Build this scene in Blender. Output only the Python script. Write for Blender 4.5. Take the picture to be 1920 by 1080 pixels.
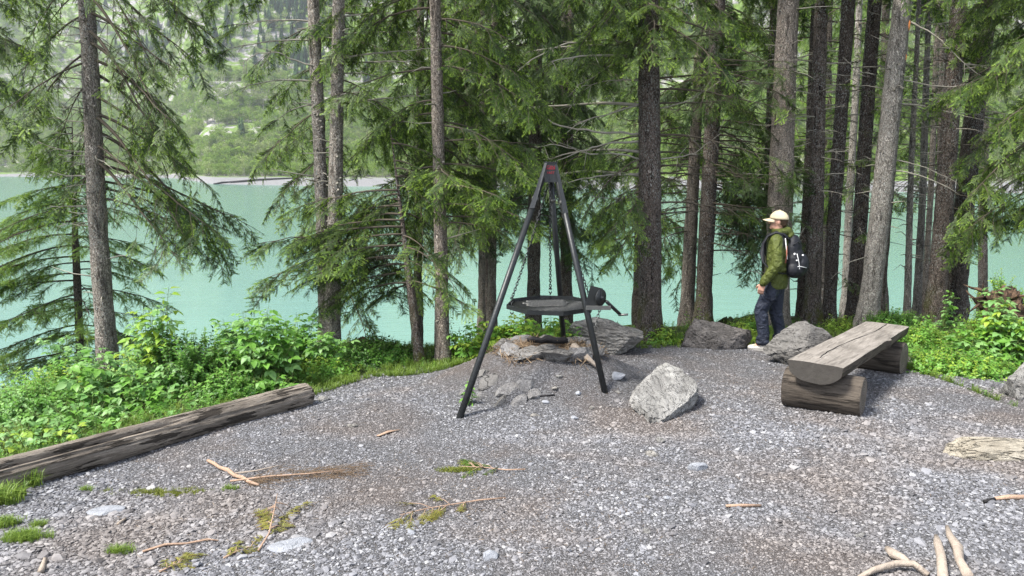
import bpy, bmesh, math, random
import numpy as np
from mathutils import Vector, Matrix, noise

for o in list(bpy.data.objects): bpy.data.objects.remove(o)
S = bpy.context.scene
C = S.collection
R = math.radians
rng = np.random.default_rng(7)
random.seed(7)

# ------------------------------------------------------------------ camera
CAMZ, FPX, TANP = 1.75, 1400.0, 0.1657
PITCH = math.atan(TANP)
cam = bpy.data.cameras.new('camera'); camo = bpy.data.objects.new('camera', cam); C.objects.link(camo)
camo.location = (0, 0, CAMZ); camo.rotation_euler = (R(90) - PITCH, 0, 0)
cam.sensor_width = 36; cam.lens = 36 * FPX / 1920; cam.clip_start = 0.1; cam.clip_end = 6000
S.camera = camo

# ------------------------------------------------------------------ light
SUN_EL, SUN_AZ = R(56), R(-118)      # azimuth from +Y, clockwise towards +X
w = bpy.data.worlds.new('World'); S.world = w; w.use_nodes = True
nt = w.node_tree; nt.nodes.clear()
sky = nt.nodes.new('ShaderNodeTexSky'); sky.sky_type = 'NISHITA'; sky.sun_disc = False
sky.sun_elevation = SUN_EL; sky.sun_rotation = SUN_AZ; sky.altitude = 800; sky.air_density = 1.0; sky.dust_density = 2.5
hs = nt.nodes.new('ShaderNodeHueSaturation'); hs.inputs['Saturation'].default_value = 0.55
bg = nt.nodes.new('ShaderNodeBackground'); bg.inputs[1].default_value = 0.14
wo = nt.nodes.new('ShaderNodeOutputWorld')
nt.links.new(sky.outputs[0], hs.inputs['Color']); nt.links.new(hs.outputs[0], bg.inputs[0]); nt.links.new(bg.outputs[0], wo.inputs[0])
sl = bpy.data.lights.new('sun', 'SUN'); sl.energy = 3.5; sl.angle = R(13); sl.color = (1.0, 0.96, 0.88)
so = bpy.data.objects.new('sun', sl); C.objects.link(so)
sd = Vector((math.sin(SUN_AZ) * math.cos(SUN_EL), math.cos(SUN_AZ) * math.cos(SUN_EL), math.sin(SUN_EL)))
so.rotation_euler = sd.to_track_quat('Z', 'Y').to_euler(); so.location = (0, 0, 30)
S.view_settings.view_transform = 'Standard'; S.view_settings.look = 'None'
S.view_settings.exposure = 1.57; S.view_settings.gamma = 1; S.view_settings.use_curve_mapping = False
cy = S.cycles
cy.max_bounces = 6; cy.diffuse_bounces = 3; cy.glossy_bounces = 2; cy.transmission_bounces = 3; cy.transparent_max_bounces = 4
cy.volume_bounces = 0
try:
    cy.use_denoising = True; cy.denoiser = 'OPENIMAGEDENOISE'; cy.denoising_input_passes = 'RGB_ALBEDO_NORMAL'
    cy.denoising_prefilter = 'NONE'
except Exception: pass

# ------------------------------------------------------------------ tagging
def tag(o, label=None, cat=None, group=None, kind=None):
    if label: o['label'] = label
    if cat: o['category'] = cat
    if group: o['group'] = group
    if kind: o['kind'] = kind
    return o
def empty(name, loc=(0, 0, 0), rz=0):
    o = bpy.data.objects.new(name, None); C.objects.link(o); o.location = loc; o.rotation_euler = (0, 0, rz)
    o.empty_display_size = .1
    return o

# ------------------------------------------------------------------ rays
cp, sp = math.cos(PITCH), math.sin(PITCH)
def ray(px, py):
    a = (px - 960) / FPX; b = -(py - 540) / FPX
    return Vector((a, cp + b * sp, -sp + b * cp))
def P(px, py, Y):
    d = ray(px, py); t = Y / d.y
    return Vector((d.x * t, Y, CAMZ + d.z * t))

# ------------------------------------------------------------------ terrain function
LAKE = -6.0
MC = (0.37, 7.45)
def plane_hit(px, py):
    d = ray(px, py); t = -CAMZ / (d.z + 0.06 * d.y)
    return d.x * t, d.y * t
_gv = [plane_hit(*p) for p in [(-700, 1000), (0, 925), (300, 815), (590, 735), (700, 702), (880, 690), (960, 672), (1060, 660), (1200, 652), (1380, 646), (1560, 645), (1640, 660), (1712, 694), (1860, 692), (1905, 765), (2300, 800)]]
_gv = [(-12, 3.2)] + sorted(_gv) + [(12, 6.5)]
GVX = np.array([p[0] for p in _gv]); GVY = np.array([p[1] for p in _gv])
def Gv(x): return np.interp(x, GVX, GVY)
def Edge(x):
    return Gv(x) + np.interp(x, [-12, -3.5, -2, -1, 0, 2, 3.5, 4.5, 6, 12], [1.2, 1.5, 1.7, 1.0, 1.3, 1.4, 1.5, 3.0, 5.0, 6.0])
def sn(x, y, s, k=0.0):
    return (np.sin(x * s + 1.3 + k) * np.cos(y * s * 1.13 - .7 + k) + .5 * np.sin(x * s * 2.1 + y * s * 1.7 + k))
def gz(x, y):
    x = np.asarray(x, float); y = np.asarray(y, float)
    z = -0.06 * y + .012 * sn(x, y, 1.6) + .006 * sn(x, y, 5.0, 2)
    r = np.hypot((x - MC[0]) / 1.12, (y - MC[1]) / 1.0)
    m = np.clip(1 - r / 1.25, 0, 1); m = m * m * (3 - 2 * m)
    z = z + .31 * np.minimum(m * 1.35, 1.0)
    e = Edge(x); t = np.maximum(y - e, 0)
    z = z - np.where(t < 1.5, .5 * t * t / 1.5 * .6, .3 * 1.5 * .5 * 2 - .225 + .0 + (t - 1.5) * .6 ) 
    z = z + np.where(t > 0, .10 * sn(x, y, 1.1) * np.clip(t, 0, 1), 0)
    return np.maximum(z, LAKE - 4.0)
def gzf(x, y): return float(gz(x, y))
def G(px, py, tmax=60):
    d = ray(px, py); t = 1.0
    while t < tmax:
        p = Vector((0, 0, CAMZ)) + d * t
        if p.z < gzf(p.x, p.y): 
            lo, hi = t - .05, t
            for _ in range(12):
                m = (lo + hi) / 2; q = Vector((0, 0, CAMZ)) + d * m
                if q.z < gzf(q.x, q.y): hi = m
                else: lo = m
            q = Vector((0, 0, CAMZ)) + d * hi
            return q
        t += .05
    return Vector((0, 0, CAMZ)) + d * t

# ------------------------------------------------------------------ materials
class NT:
    def __init__(s, name):
        s.m = bpy.data.materials.new(name); s.m.use_nodes = True; s.t = s.m.node_tree; s.t.nodes.clear()
        s.out = s.t.nodes.new('ShaderNodeOutputMaterial')
        s.tc = s.t.nodes.new('ShaderNodeTexCoord')
    def n(s, typ, ins=None, **kw):
        n = s.t.nodes.new('ShaderNode' + typ)
        for k, v in kw.items(): setattr(n, k, v)
        for k, v in (ins or {}).items():
            if isinstance(v, bpy.types.NodeSocket): s.t.links.new(v, n.inputs[k])
            else: n.inputs[k].default_value = v
        return n
    def mapping(s, scale=(1, 1, 1), coord='Object', rot=(0, 0, 0)):
        return s.n('Mapping', {'Vector': s.tc.outputs[coord], 'Scale': scale, 'Rotation': rot}).outputs[0]
    def noise(s, vec, scale, detail=5, rough=.6, dist=0):
        return s.n('TexNoise', {'Vector': vec, 'Scale': scale, 'Detail': detail, 'Roughness': rough, 'Distortion': dist}).outputs[0]
    def vor(s, vec, scale, feature='F1', out='Distance', rnd=1):
        return s.n('TexVoronoi', {'Vector': vec, 'Scale': scale, 'Randomness': rnd}, feature=feature).outputs[out]
    def ramp(s, fac, stops):
        r = s.n('ValToRGB', {0: fac}); e = r.color_ramp.elements
        while len(e) < len(stops): e.new(.5)
        for i, (p, c) in enumerate(stops):
            e[i].position = p; e[i].color = (*c, 1) if hasattr(c, '__len__') else (c, c, c, 1)
        return r.outputs[0]
    def mix(s, fac, a, b, mode='MIX'):
        n = s.t.nodes.new('ShaderNodeMix'); n.data_type = 'RGBA'; n.blend_type = mode
        for i, v in ((0, fac), (6, a), (7, b)):
            if isinstance(v, bpy.types.NodeSocket): s.t.links.new(v, n.inputs[i])
            elif i == 0: n.inputs[0].default_value = v
            else: n.inputs[i].default_value = (*v, 1)
        return n.outputs[2]
    def math(s, op, a, b=0.0):
        return s.n('Math', {0: a, 1: b}, operation=op).outputs[0]
    def bump(s, h, strength=.5, dist=.02, prev=None):
        i = {'Height': h, 'Strength': strength, 'Distance': dist}
        if prev is not None: i['Normal'] = prev
        return s.n('Bump', i).outputs[0]
    def done(s, col, rough=.8, bump=None, spec=.3, metal=0, trans=0, transcol=None, disp=None):
        i = {'Base Color': col if isinstance(col, bpy.types.NodeSocket) else (*col, 1), 'Roughness': rough, 'Specular IOR Level': spec, 'Metallic': metal}
        if bump is not None: i['Normal'] = bump
        b = s.n('BsdfPrincipled', i).outputs[0]
        if trans:
            t = s.n('BsdfTranslucent', {'Color': transcol if transcol is not None else i['Base Color']}).outputs[0]
            mx = s.n('MixShader', {0: trans}); s.t.links.new(b, mx.inputs[1]); s.t.links.new(t, mx.inputs[2]); b = mx.outputs[0]
        s.t.links.new(b, s.out.inputs[0]); return s.m

def m_plain(name, col, rough=.7, spec=.3, metal=0, var=.25, scale=30, bump=.15):
    k = NT(name); v = k.mapping()
    n = k.noise(v, scale)
    c = k.mix(n, tuple(x * (1 - var) for x in col), tuple(x * (1 + var) for x in col))
    return k.done(c, rough, k.bump(k.noise(v, scale * 2), bump, .01), spec, metal)

def m_leaf(name, c1, c2, trans=.35, rough=.45, spec=.35):
    k = NT(name)
    oi = k.n('ObjectInfo').outputs['Random']
    n = k.noise(k.mapping(coord='Object'), 9, 2)
    f = k.math('ADD', k.math('MULTIPLY', oi, .8), k.math('MULTIPLY', k.math('SUBTRACT', n, .5), .5))
    c = k.mix(f, c1, c2)
    return k.done(c, rough, None, spec, 0, trans, k.mix(.5, c, tuple(min(1, x * 1.7) for x in c2)))

def m_bark(name, dark, light, fleck=.0, scale=1.0, fleckcol=(.42, .43, .40), moss=.0):
    k = NT(name); v = k.mapping((1, 1, .55))
    w1 = k.noise(v, 14 * scale, 6, .7)
    vv = k.n('VectorMath', {0: v, 1: k.n('TexNoise', {'Vector': v, 'Scale': 8.0}).outputs[1]}, operation='ADD').outputs[0]
    cell = k.vor(vv, 30 * scale); edge = k.vor(vv, 30 * scale, 'DISTANCE_TO_EDGE')
    c = k.mix(k.ramp(w1, [(.3, 0.0), (.7, 1.0)]), dark, light)
    c = k.mix(k.ramp(edge, [(.0, .95), (.16, 0.)]), c, tuple(x * .35 for x in dark))
    cr = k.vor(vv, 38 * scale, 'F1', 'Color')
    c = k.mix(k.ramp(k.n('SeparateColor', {0: cr}).outputs[0], [(.45, 0.), (.9, .8)]), c, tuple(min(1, x * 1.55) for x in light))
    ck = k.ramp(k.noise(k.mapping((1, 1, .16)), 20 * scale, 5, .7), [(.36, .85), (.46, 0.)])
    c = k.mix(ck, c, tuple(x * .4 for x in dark))
    if fleck:
        n2 = k.noise(v, 70 * scale, 3, .6); big = k.noise(v, 3.0, 2)
        f = k.math('MULTIPLY', k.ramp(n2, [(.60 - .06 * fleck, 0.), (.64 - .05 * fleck, 1.)]), k.ramp(big, [(.35, .2), (.6, 1.)]))
        c = k.mix(f, c, fleckcol)
    if moss:
        sep = k.n('SeparateXYZ', {0: k.tc.outputs['Object']}).outputs[2]
        f = k.math('MULTIPLY', k.ramp(sep, [(.1, 1.), (.75, 0.)]), k.ramp(k.noise(v, 6, 4), [(.42, 0.), (.6, moss)]))
        c = k.mix(f, c, (.10, .11, .02))
    h = k.math('ADD', k.math('MULTIPLY', k.ramp(edge, [(0, 0.), (.25, 1.)]), .8), k.math('MULTIPLY', w1, .8))
    return k.done(c, .9, k.bump(h, 1.0, .02), .15)

def m_rock(name, c1, c2, c3, streak=(1, 1, 4), rot=(0, 0, 0), scale=3.0, bump=.9, dark=.5):
    k = NT(name); v = k.mapping(streak, rot=rot)
    n1 = k.noise(v, scale, 10, .68, .6); n2 = k.noise(k.mapping(), scale * 1.2, 6, .6)
    c = k.mix(k.ramp(n1, [(.32, 0.), (.62, 1.)]), c1, c2)
    c = k.mix(k.ramp(n2, [(.5, 0.), (.68, .9)]), c, c3)
    cr = k.ramp(k.vor(k.n('VectorMath', {0: v, 1: k.n('TexNoise', {'Vector': v, 'Scale': scale * 2}).outputs[1]}, operation='ADD').outputs[0], scale * 1.3, 'DISTANCE_TO_EDGE'), [(0, 0.), (.045, 1.)])
    c = k.mix(k.math('MULTIPLY', k.math('SUBTRACT', 1.0, cr), dark), c, tuple(x * .25 for x in c1))
    h = k.math('ADD', k.math('MULTIPLY', n1, 1.0), k.math('MULTIPLY', cr, .35))
    b = k.bump(h, bump, .07); b = k.bump(k.noise(v, scale * 12, 6, .75), .9, .015, b)
    return k.done(c, .8, b, .25)

def m_wood(name, c1, c2, axis='X', scale=1.0, crack=.8, bump=.8):
    k = NT(name)
    st = {'X': (.12, 1, 1), 'Y': (1, .12, 1), 'Z': (1, 1, .12)}[axis]
    v = k.mapping(st)
    n1 = k.noise(v, 42 * scale, 8, .7, .3); n2 = k.noise(k.mapping(tuple(.4 if x < 1 else 1 for x in st)), 4, 5)
    c = k.mix(k.ramp(n1, [(.3, 0.), (.68, 1.)]), c1, c2)
    c = k.mix(k.ramp(n2, [(.4, 0.), (.7, .6)]), c, tuple(x * .55 for x in c1))
    cr = k.ramp(k.noise(v, 20 * scale, 4, .6), [(.41, 0.), (.45, 1.)])
    c = k.mix(k.math('MULTIPLY', k.math('SUBTRACT', 1., cr), crack), c, tuple(x * .22 for x in c1))
    h = k.math('ADD', n1, k.math('MULTIPLY', cr, .8))
    return k.done(c, .85, k.bump(h, bump, .02), .2)

def m_rings(name, c1, c2, axis=0, scale=40):
    k = NT(name)
    st = [1, 1, 1]; st[axis] = 0
    v = k.mapping(tuple(st))
    d = k.n('VectorMath', {0: v}, operation='LENGTH').outputs['Value']
    n = k.noise(k.mapping(), 9, 5)
    r = k.math('SINE', k.math('MULTIPLY', k.math('ADD', d, k.math('MULTIPLY', n, .03)), scale * 6.28))
    c = k.mix(k.ramp(k.math('ADD', k.math('MULTIPLY', r, .25), n), [(.3, 0.), (.8, 1.)]), c1, c2)
    return k.done(c, .85, k.bump(r, .3, .004), .2)

M = {}
M['bark_grey'] = m_bark('bark_grey', (.18, .15, .125), (.50, .44, .38), .6)
M['bark_brown'] = m_bark('bark_brown', (.15, .12, .10), (.44, .375, .315), .5, fleckcol=(.36, .34, .31))
M['bark_dark'] = m_bark('bark_dark', (.05, .038, .032), (.21, .168, .142), .9, moss=.9, fleckcol=(.38, .38, .35))
M['bark_black'] = m_bark('bark_black', (.045, .035, .03), (.17, .137, .117), .7)
M['bark_light'] = m_bark('bark_light', (.20, .175, .15), (.50, .46, .41), .4)
M['dead_wood'] = m_plain('dead_branch_wood', (.27, .25, .21), .85, .15, var=.5, scale=14)
M['dark_twig'] = m_plain('dark_twig', (.085, .072, .055), .9, .1, var=.4, scale=12)
M['needle'] = m_leaf('spruce_needles', (.018, .042, .010), (.075, .125, .022), .15, .5, .3)
M['needle_tip'] = m_leaf('spruce_new_lit_needles', (.13, .23, .03), (.25, .36, .05), .3, .5, .3)  # new growth, painted brighter to stand for light catching the tips
M['needle_b'] = m_leaf('spruce_needles_bright', (.045, .10, .015), (.13, .22, .028), .3, .5, .3)
M['needle_brown'] = m_leaf('withered_needles', (.10, .055, .02), (.20, .13, .05), .15)
M['leaf_mid'] = m_leaf('leaf_mid_green', (.085, .21, .028), (.20, .39, .07))
M['leaf_pale'] = m_leaf('leaf_pale_green', (.13, .27, .08), (.26, .42, .15))
M['leaf_yellow'] = m_leaf('leaf_yellow_green', (.16, .30, .035), (.34, .44, .06))
M['leaf_dark'] = m_leaf('leaf_dark_green', (.025, .085, .012), (.08, .20, .025))
M['grass'] = m_leaf('grass_blades', (.08, .15, .02), (.24, .33, .06))
M['moss'] = m_leaf('moss_green', (.10, .12, .02), (.20, .22, .04), .1, .9)
M['stem'] = m_plain('plant_stem', (.13, .17, .05), .7, var=.3)
M['straw'] = m_leaf('dry_straw', (.13, .085, .05), (.32, .235, .15), .15, .8)
M['steel'] = m_plain('blackened_steel', (.022, .024, .025), .42, .5, .35, var=.5, scale=18, bump=.25)
M['steel_worn'] = m_plain('worn_steel', (.13, .13, .125), .45, .5, .6, var=.4, scale=25)
M['char'] = m_plain('charred_wood', (.012, .011, .012), .75, .3, var=.5, scale=30, bump=.8)
M['red'] = m_plain('red_print', (.30, .018, .03), .6, var=.1)
M['skin'] = m_plain('skin', (.52, .29, .21), .5, .3, var=.08, scale=8, bump=.03)
M['hair'] = m_plain('hair', (.06, .035, .02), .8, var=.3, scale=60)
M['cap'] = m_plain('cap_cloth', (.62, .52, .36), .85, .1, var=.08, scale=40, bump=.1)
M['pack'] = m_plain('backpack_fabric', (.012, .013, .017), .6, .3, var=.5, scale=12, bump=.3)
M['shoe'] = m_plain('shoe_cloth', (.52, .49, .45), .7, .3, var=.25, scale=25)
M['sole'] = m_plain('shoe_sole', (.20, .19, .18), .7, .3)
M['white'] = m_plain('white_print', (.7, .7, .7), .6, var=.1)
M['soil'] = m_plain('dark_soil', (.035, .03, .022), .95, .1, var=.5, scale=6)
M['orange_wood'] = m_plain('fresh_orange_wood', (.55, .21, .07), .8, .2, var=.25, scale=20)
def m_cloth(name, c1, c2, wr=.6):
    k = NT(name); v = k.mapping((1, 1, 1.0))
    n = k.noise(v, 9, 4, .55, 1.2); n2 = k.noise(v, 22, 3, .5, .5)
    return k.done(k.mix(n, c1, c2), .6, k.bump(n2, .5, .02, k.bump(n, wr, .06)), .3)
M['jacket'] = m_cloth('olive_jacket_fabric', (.04, .052, .010), (.10, .12, .022), .9)
M['trousers'] = m_cloth('navy_trouser_fabric', (.011, .014, .025), (.026, .032, .052), .8)
M['rock_grey'] = m_rock('boulder_grey', (.14, .13, .12), (.34, .32, .29), (.42, .40, .37), (1, 1, 3.5), (.3, .2, .4), 3.2)
M['rock_dark'] = m_rock('boulder_dark', (.06, .055, .053), (.17, .155, .145), (.22, .2, .19), (1, 2, 4), (.2, -.3, .1), 3)
M['rock_slate'] = m_rock('boulder_slate', (.09, .085, .08), (.20, .19, .18), (.26, .25, .24), (1, 1, 5), (0, .35, .5), 2.2)
M['rock_white'] = m_rock('boulder_pale', (.15, .145, .138), (.32, .31, .295), (.42, .41, .39), (2.6, .8, 2.6), (.15, .1, .5), 2.6, 1.0, .45)
M['rock_beige'] = m_rock('rock_beige', (.24, .21, .165), (.40, .36, .29), (.46, .42, .35), (.5, 2.2, 3), (.1, .05, .1), 1.8, .9, .5)
M['rock_flat'] = m_rock('rock_flat_blue', (.20, .21, .23), (.34, .35, .38), (.4, .41, .43), (1, 1, 1), (0, 0, 0), 3, .4, .2)
M['rock_slab'] = m_rock('rock_slab', (.15, .142, .14), (.29, .28, .275), (.35, .34, .33), (1, 3, 1), (0, 0, .4), 5, .7, .4)
M['rock_red'] = m_rock('rock_red', (.16, .08, .05), (.28, .15, .10), (.3, .2, .15), (1, 1, 1), (0, 0, 0), 4, .6, .3)
M['log'] = m_wood('weathered_log', (.12, .098, .078), (.34, .295, .245), 'X', 1.2, .9, 1.0)
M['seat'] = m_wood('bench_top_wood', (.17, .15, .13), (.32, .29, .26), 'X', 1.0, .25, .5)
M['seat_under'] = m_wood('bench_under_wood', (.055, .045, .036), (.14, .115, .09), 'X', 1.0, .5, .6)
M['support'] = m_wood('bench_support_wood', (.035, .028, .023), (.115, .095, .078), 'X', .9, .5, .7)
M['rings'] = m_rings('log_end_grain', (.075, .062, .05), (.19, .16, .135))
M['drift'] = m_plain('driftwood', (.30, .25, .205), .8, .2, var=.45, scale=26, bump=.8)
M['stick'] = m_plain('stick_bark', (.33, .225, .16), .8, .2, var=.45, scale=40, bump=.6)
M['root'] = m_wood('torn_root_wood', (.045, .032, .024), (.17, .105, .065), 'Z', .9, .8, 1.0)

# gravel stones: value per stone, rusty in places
def m_gravel(name, bright=1.0):
    k = NT(name)
    oi = k.n('ObjectInfo'); rnd = oi.outputs['Random']
    c = k.ramp(rnd, [(0., (.06, .06, .066)), (.30, (.13, .13, .142)), (.70, (.222, .222, .24)), (.97, (.325, .325, .338)), (1., (.44, .435, .43))])
    loc = oi.outputs['Location']
    pn = k.noise(loc, .9, 4, .6)
    br = k.mix(k.ramp(rnd, [(0, 0.), (1, 1.)]), (.10, .083, .074), (.27, .235, .212))
    c = k.mix(k.ramp(pn, [(.43, 0.), (.62, .85)]), c, br)
    dm = k.n('VectorMath', {0: loc, 1: (MC[0], MC[1], -.2)}, operation='DISTANCE').outputs['Value']
    c = k.mix(k.ramp(k.math('ADD', k.math('MULTIPLY', dm, .5), k.math('MULTIPLY', pn, .3)), [(.38, .72), (.85, 0.)]), c, (.085, .08, .08))
    n = k.noise(k.mapping(), 60, 3)
    c = k.mix(k.math('MULTIPLY', n, .4), c, (.10, .10, .105))
    return k.done(c, .7, k.bump(n, .3, .003), .3)
M['gravel'] = m_gravel('gravel_stone')

def m_ground():
    k = NT('gravel_ground'); v = k.mapping()
    cell = k.vor(v, 75, 'F1', 'Color'); e = k.vor(v, 75, 'DISTANCE_TO_EDGE'); e2 = k.vor(v, 160, 'DISTANCE_TO_EDGE')
    g = k.n('SeparateColor', {0: cell}).outputs[0]
    c = k.ramp(g, [(0, (.07, .068, .07)), (.6, (.14, .137, .143)), (1, (.26, .26, .27))])
    pn = k.noise(v, .9, 4, .6)
    c = k.mix(k.ramp(pn, [(.45, 0.), (.65, .7)]), c, (.13, .103, .09))
    c = k.mix(k.ramp(e, [(0, .8), (.1, 0.)]), c, (.03, .028, .027))
    # soil and moss beyond the gravel edge come from a vertex mask
    a = k.n('Attribute', attribute_name='veg').outputs['Fac']
    sc = k.mix(k.noise(v, 5, 5), (.02, .028, .010), (.07, .10, .025))
    c = k.mix(a, c, sc)
    h = k.math('ADD', k.ramp(e, [(0, 0.), (.3, 1.)]), k.math('MULTIPLY', k.ramp(e2, [(0, 0.), (.3, 1.)]), .4))
    return k.done(c, .85, k.bump(h, .8, .01), .25)
M['ground'] = m_ground()

# ------------------------------------------------------------------ mesh helpers
def mk(name, V, F, mat, parent=None, smooth=True, matidx=None, mats=None):
    me = bpy.data.meshes.new(name)
    me.from_pydata([tuple(map(float, v)) for v in V] if not isinstance(V, np.ndarray) else V.tolist(), [], F if isinstance(F, list) else F.tolist())
    for m in (mats or [mat]): me.materials.append(m)
    if matidx is not None: me.polygons.foreach_set('material_index', matidx)
    if smooth: me.polygons.foreach_set('use_smooth', [True] * len(me.polygons))
    me.update()
    o = bpy.data.objects.new(name, me); C.objects.link(o)
    if parent is not None: o.parent = parent
    return o

class Geo:
    def __init__(s): s.V = []; s.F = []; s.M = []; s.n = 0
    def add(s, V, F, m=0):
        V = np.asarray(V, float); s.V.append(V)
        for f in F: s.F.append([int(i) + s.n for i in f])
        s.M += [m] * len(F); s.n += len(V)
    def tube(s, pts, rad, k=6, cap=True, m=0, flat=None, wob=0, seed=0):
        pts = np.asarray(pts, float); n = len(pts)
        rad = np.broadcast_to(np.asarray(rad, float), (n,)) if np.ndim(rad) < 2 else rad
        t = np.gradient(pts, axis=0); t /= np.maximum(np.linalg.norm(t, axis=1), 1e-9)[:, None]
        ref = np.array([0, 0, 1.]) if abs(t[:, 2]).mean() < .8 else np.array([1., 0, 0])
        a = np.cross(t, ref); a /= np.maximum(np.linalg.norm(a, axis=1), 1e-9)[:, None]
        b = np.cross(a, t)
        th = np.arange(k) * 2 * np.pi / k
        r = np.repeat(rad[:, None], k, 1)
        if wob:
            rs = np.random.default_rng(seed)
            r = r * (1 + wob * (rs.random((n, k)) - .5))
        if flat is not None: bb = b * flat
        else: bb = b
        V = pts[:, None, :] + a[:, None, :] * (np.cos(th)[None, :] * r)[..., None] + bb[:, None, :] * (np.sin(th)[None, :] * r)[..., None]
        V = V.reshape(-1, 3)
        F = []
        for i in range(n - 1):
            for j in range(k):
                F.append((i * k + j, i * k + (j + 1) % k, (i + 1) * k + (j + 1) % k, (i + 1) * k + j))
        if cap and k > 2:
            F.append(tuple(range(k))[::-1]); F.append(tuple((n - 1) * k + j for j in range(k)))
        s.add(V, F, m)
    def box(s, c, h, rot=None, m=0, bev=0):
        V = np.array([(x, y, z) for x in (-1, 1) for y in (-1, 1) for z in (-1, 1)], float) * np.array(h)
        if rot is not None: V = V @ np.array(rot.to_3x3() if hasattr(rot, 'to_3x3') else rot).T
        V = V + np.array(c)
        s.add(V, [(0, 1, 3, 2), (4, 6, 7, 5), (0, 4, 5, 1), (2, 3, 7, 6), (0, 2, 6, 4), (1, 5, 7, 3)], m)
    def caps(s, p0, p1, r0, r1, k=12, sx=1, sy=1):
        """closed round-ended tapered limb"""
        p0 = np.array(p0, float); p1 = np.array(p1, float); d = p1 - p0; L = np.linalg.norm(d); u = d / max(L, 1e-9)
        pts = []; rr = []
        for a in np.linspace(-90, 0, 5): pts.append(p0 + u * r0 * math.sin(R(a))); rr.append(max(r0 * math.cos(R(a)), 1e-4))
        for a in np.linspace(0, 90, 5): pts.append(p1 + u * r1 * math.sin(R(a))); rr.append(max(r1 * math.cos(R(a)), 1e-4))
        s.tube(pts, rr, k)
    def ell(s, c, r, rot=None, k=14):
        V = []; F = []; n = k // 2
        for i in range(n + 1):
            a = math.pi * i / n
            for j in range(k):
                b = 2 * math.pi * j / k
                V.append((math.sin(a) * math.cos(b), math.sin(a) * math.sin(b), math.cos(a)))
        V = np.array(V) * (1 + 0) * np.array(r)
        if rot is not None: V = V @ np.array(rot).T
        V += np.array(c)
        # merge poles by making them tiny is unsafe for remesh; use proper poles
        VV = [V[0]] + [v for v in V[k:n * k]] + [V[n * k]]
        for j in range(k): F.append((0, 1 + j, 1 + (j + 1) % k))
        for i in range(n - 2):
            for j in range(k): F.append((1 + i * k + j, 1 + (i + 1) * k + j, 1 + (i + 1) * k + (j + 1) % k, 1 + i * k + (j + 1) % k))
        L = len(VV) - 1
        for j in range(k): F.append((L, 1 + (n - 2) * k + (j + 1) % k, 1 + (n - 2) * k + j))
        s.add(VV, F)
    def build(s, name, mat, parent=None, smooth=True, mats=None):
        V = np.concatenate(s.V) if s.V else np.zeros((0, 3))
        return mk(name, V, s.F, mat, parent, smooth, s.M if mats else None, mats)

def remesh(o, vox, smooth=6):
    m = o.modifiers.new('remesh', 'REMESH'); m.mode = 'VOXEL'; m.voxel_size = vox; m.use_smooth_shade = True
    s = o.modifiers.new('smooth', 'SMOOTH'); s.factor = .6; s.iterations = smooth
    return o

# ------------------------------------------------------------------ scatter by geometry nodes
def rot_euler(X, Z):
    X = X / np.maximum(np.linalg.norm(X, axis=1), 1e-9)[:, None]
    Y = np.cross(Z, X); Y /= np.maximum(np.linalg.norm(Y, axis=1), 1e-9)[:, None]
    Z = np.cross(X, Y)
    ex = np.arctan2(Y[:, 2], Z[:, 2]); ey = -np.arcsin(np.clip(X[:, 2], -1, 1)); ez = np.arctan2(X[:, 1], X[:, 0])
    return np.stack([ex, ey, ez], 1)
_sc = [0]
def template_coll(objs):
    _sc[0] += 1
    col = bpy.data.collections.new('templates_%d' % _sc[0])
    for i, o in enumerate(objs):
        for c in list(o.users_collection): c.objects.unlink(o)
        o.name = 'tmpl_%02d_%02d' % (_sc[0], i); col.objects.link(o)
    return col
def scatter(name, pts, rot, scl, idx, col, parent=None):
    pts = np.asarray(pts, np.float32); n = len(pts)
    me = bpy.data.meshes.new(name); me.vertices.add(n); me.vertices.foreach_set('co', pts.ravel())
    a = me.attributes.new('rot', 'FLOAT_VECTOR', 'POINT'); a.data.foreach_set('vector', np.asarray(rot, np.float32).ravel())
    scl = np.asarray(scl, np.float32)
    if scl.ndim == 1: scl = np.repeat(scl[:, None], 3, 1)
    a = me.attributes.new('scl', 'FLOAT_VECTOR', 'POINT'); a.data.foreach_set('vector', scl.ravel())
    a = me.attributes.new('idx', 'INT', 'POINT'); a.data.foreach_set('value', np.asarray(idx, np.int32))
    o = bpy.data.objects.new(name, me); C.objects.link(o)
    if parent is not None: o.parent = parent
    g = bpy.data.node_groups.new(name + '_nodes', 'GeometryNodeTree')
    g.interface.new_socket('Geometry', in_out='INPUT', socket_type='NodeSocketGeometry')
    g.interface.new_socket('Geometry', in_out='OUTPUT', socket_type='NodeSocketGeometry')
    N = g.nodes; gi = N.new('NodeGroupInput'); go = N.new('NodeGroupOutput')
    ci = N.new('GeometryNodeCollectionInfo'); ci.inputs[0].default_value = col
    ci.inputs['Separate Children'].default_value = True; ci.inputs['Reset Children'].default_value = True
    ip = N.new('GeometryNodeInstanceOnPoints'); ip.inputs['Pick Instance'].default_value = True
    def na(nm, dt):
        q = N.new('GeometryNodeInputNamedAttribute'); q.data_type = dt; q.inputs['Name'].default_value = nm
        return [x for x in q.outputs if x.enabled and x.name == 'Attribute'][0]
    L = g.links.new
    L(gi.outputs[0], ip.inputs['Points']); L(ci.outputs[0], ip.inputs['Instance'])
    L(na('rot', 'FLOAT_VECTOR'), ip.inputs['Rotation']); L(na('scl', 'FLOAT_VECTOR'), ip.inputs['Scale']); L(na('idx', 'INT'), ip.inputs['Instance Index'])
    L(ip.outputs[0], go.inputs[0])
    md = o.modifiers.new('scatter', 'NODES'); md.node_group = g
    return o

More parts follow.
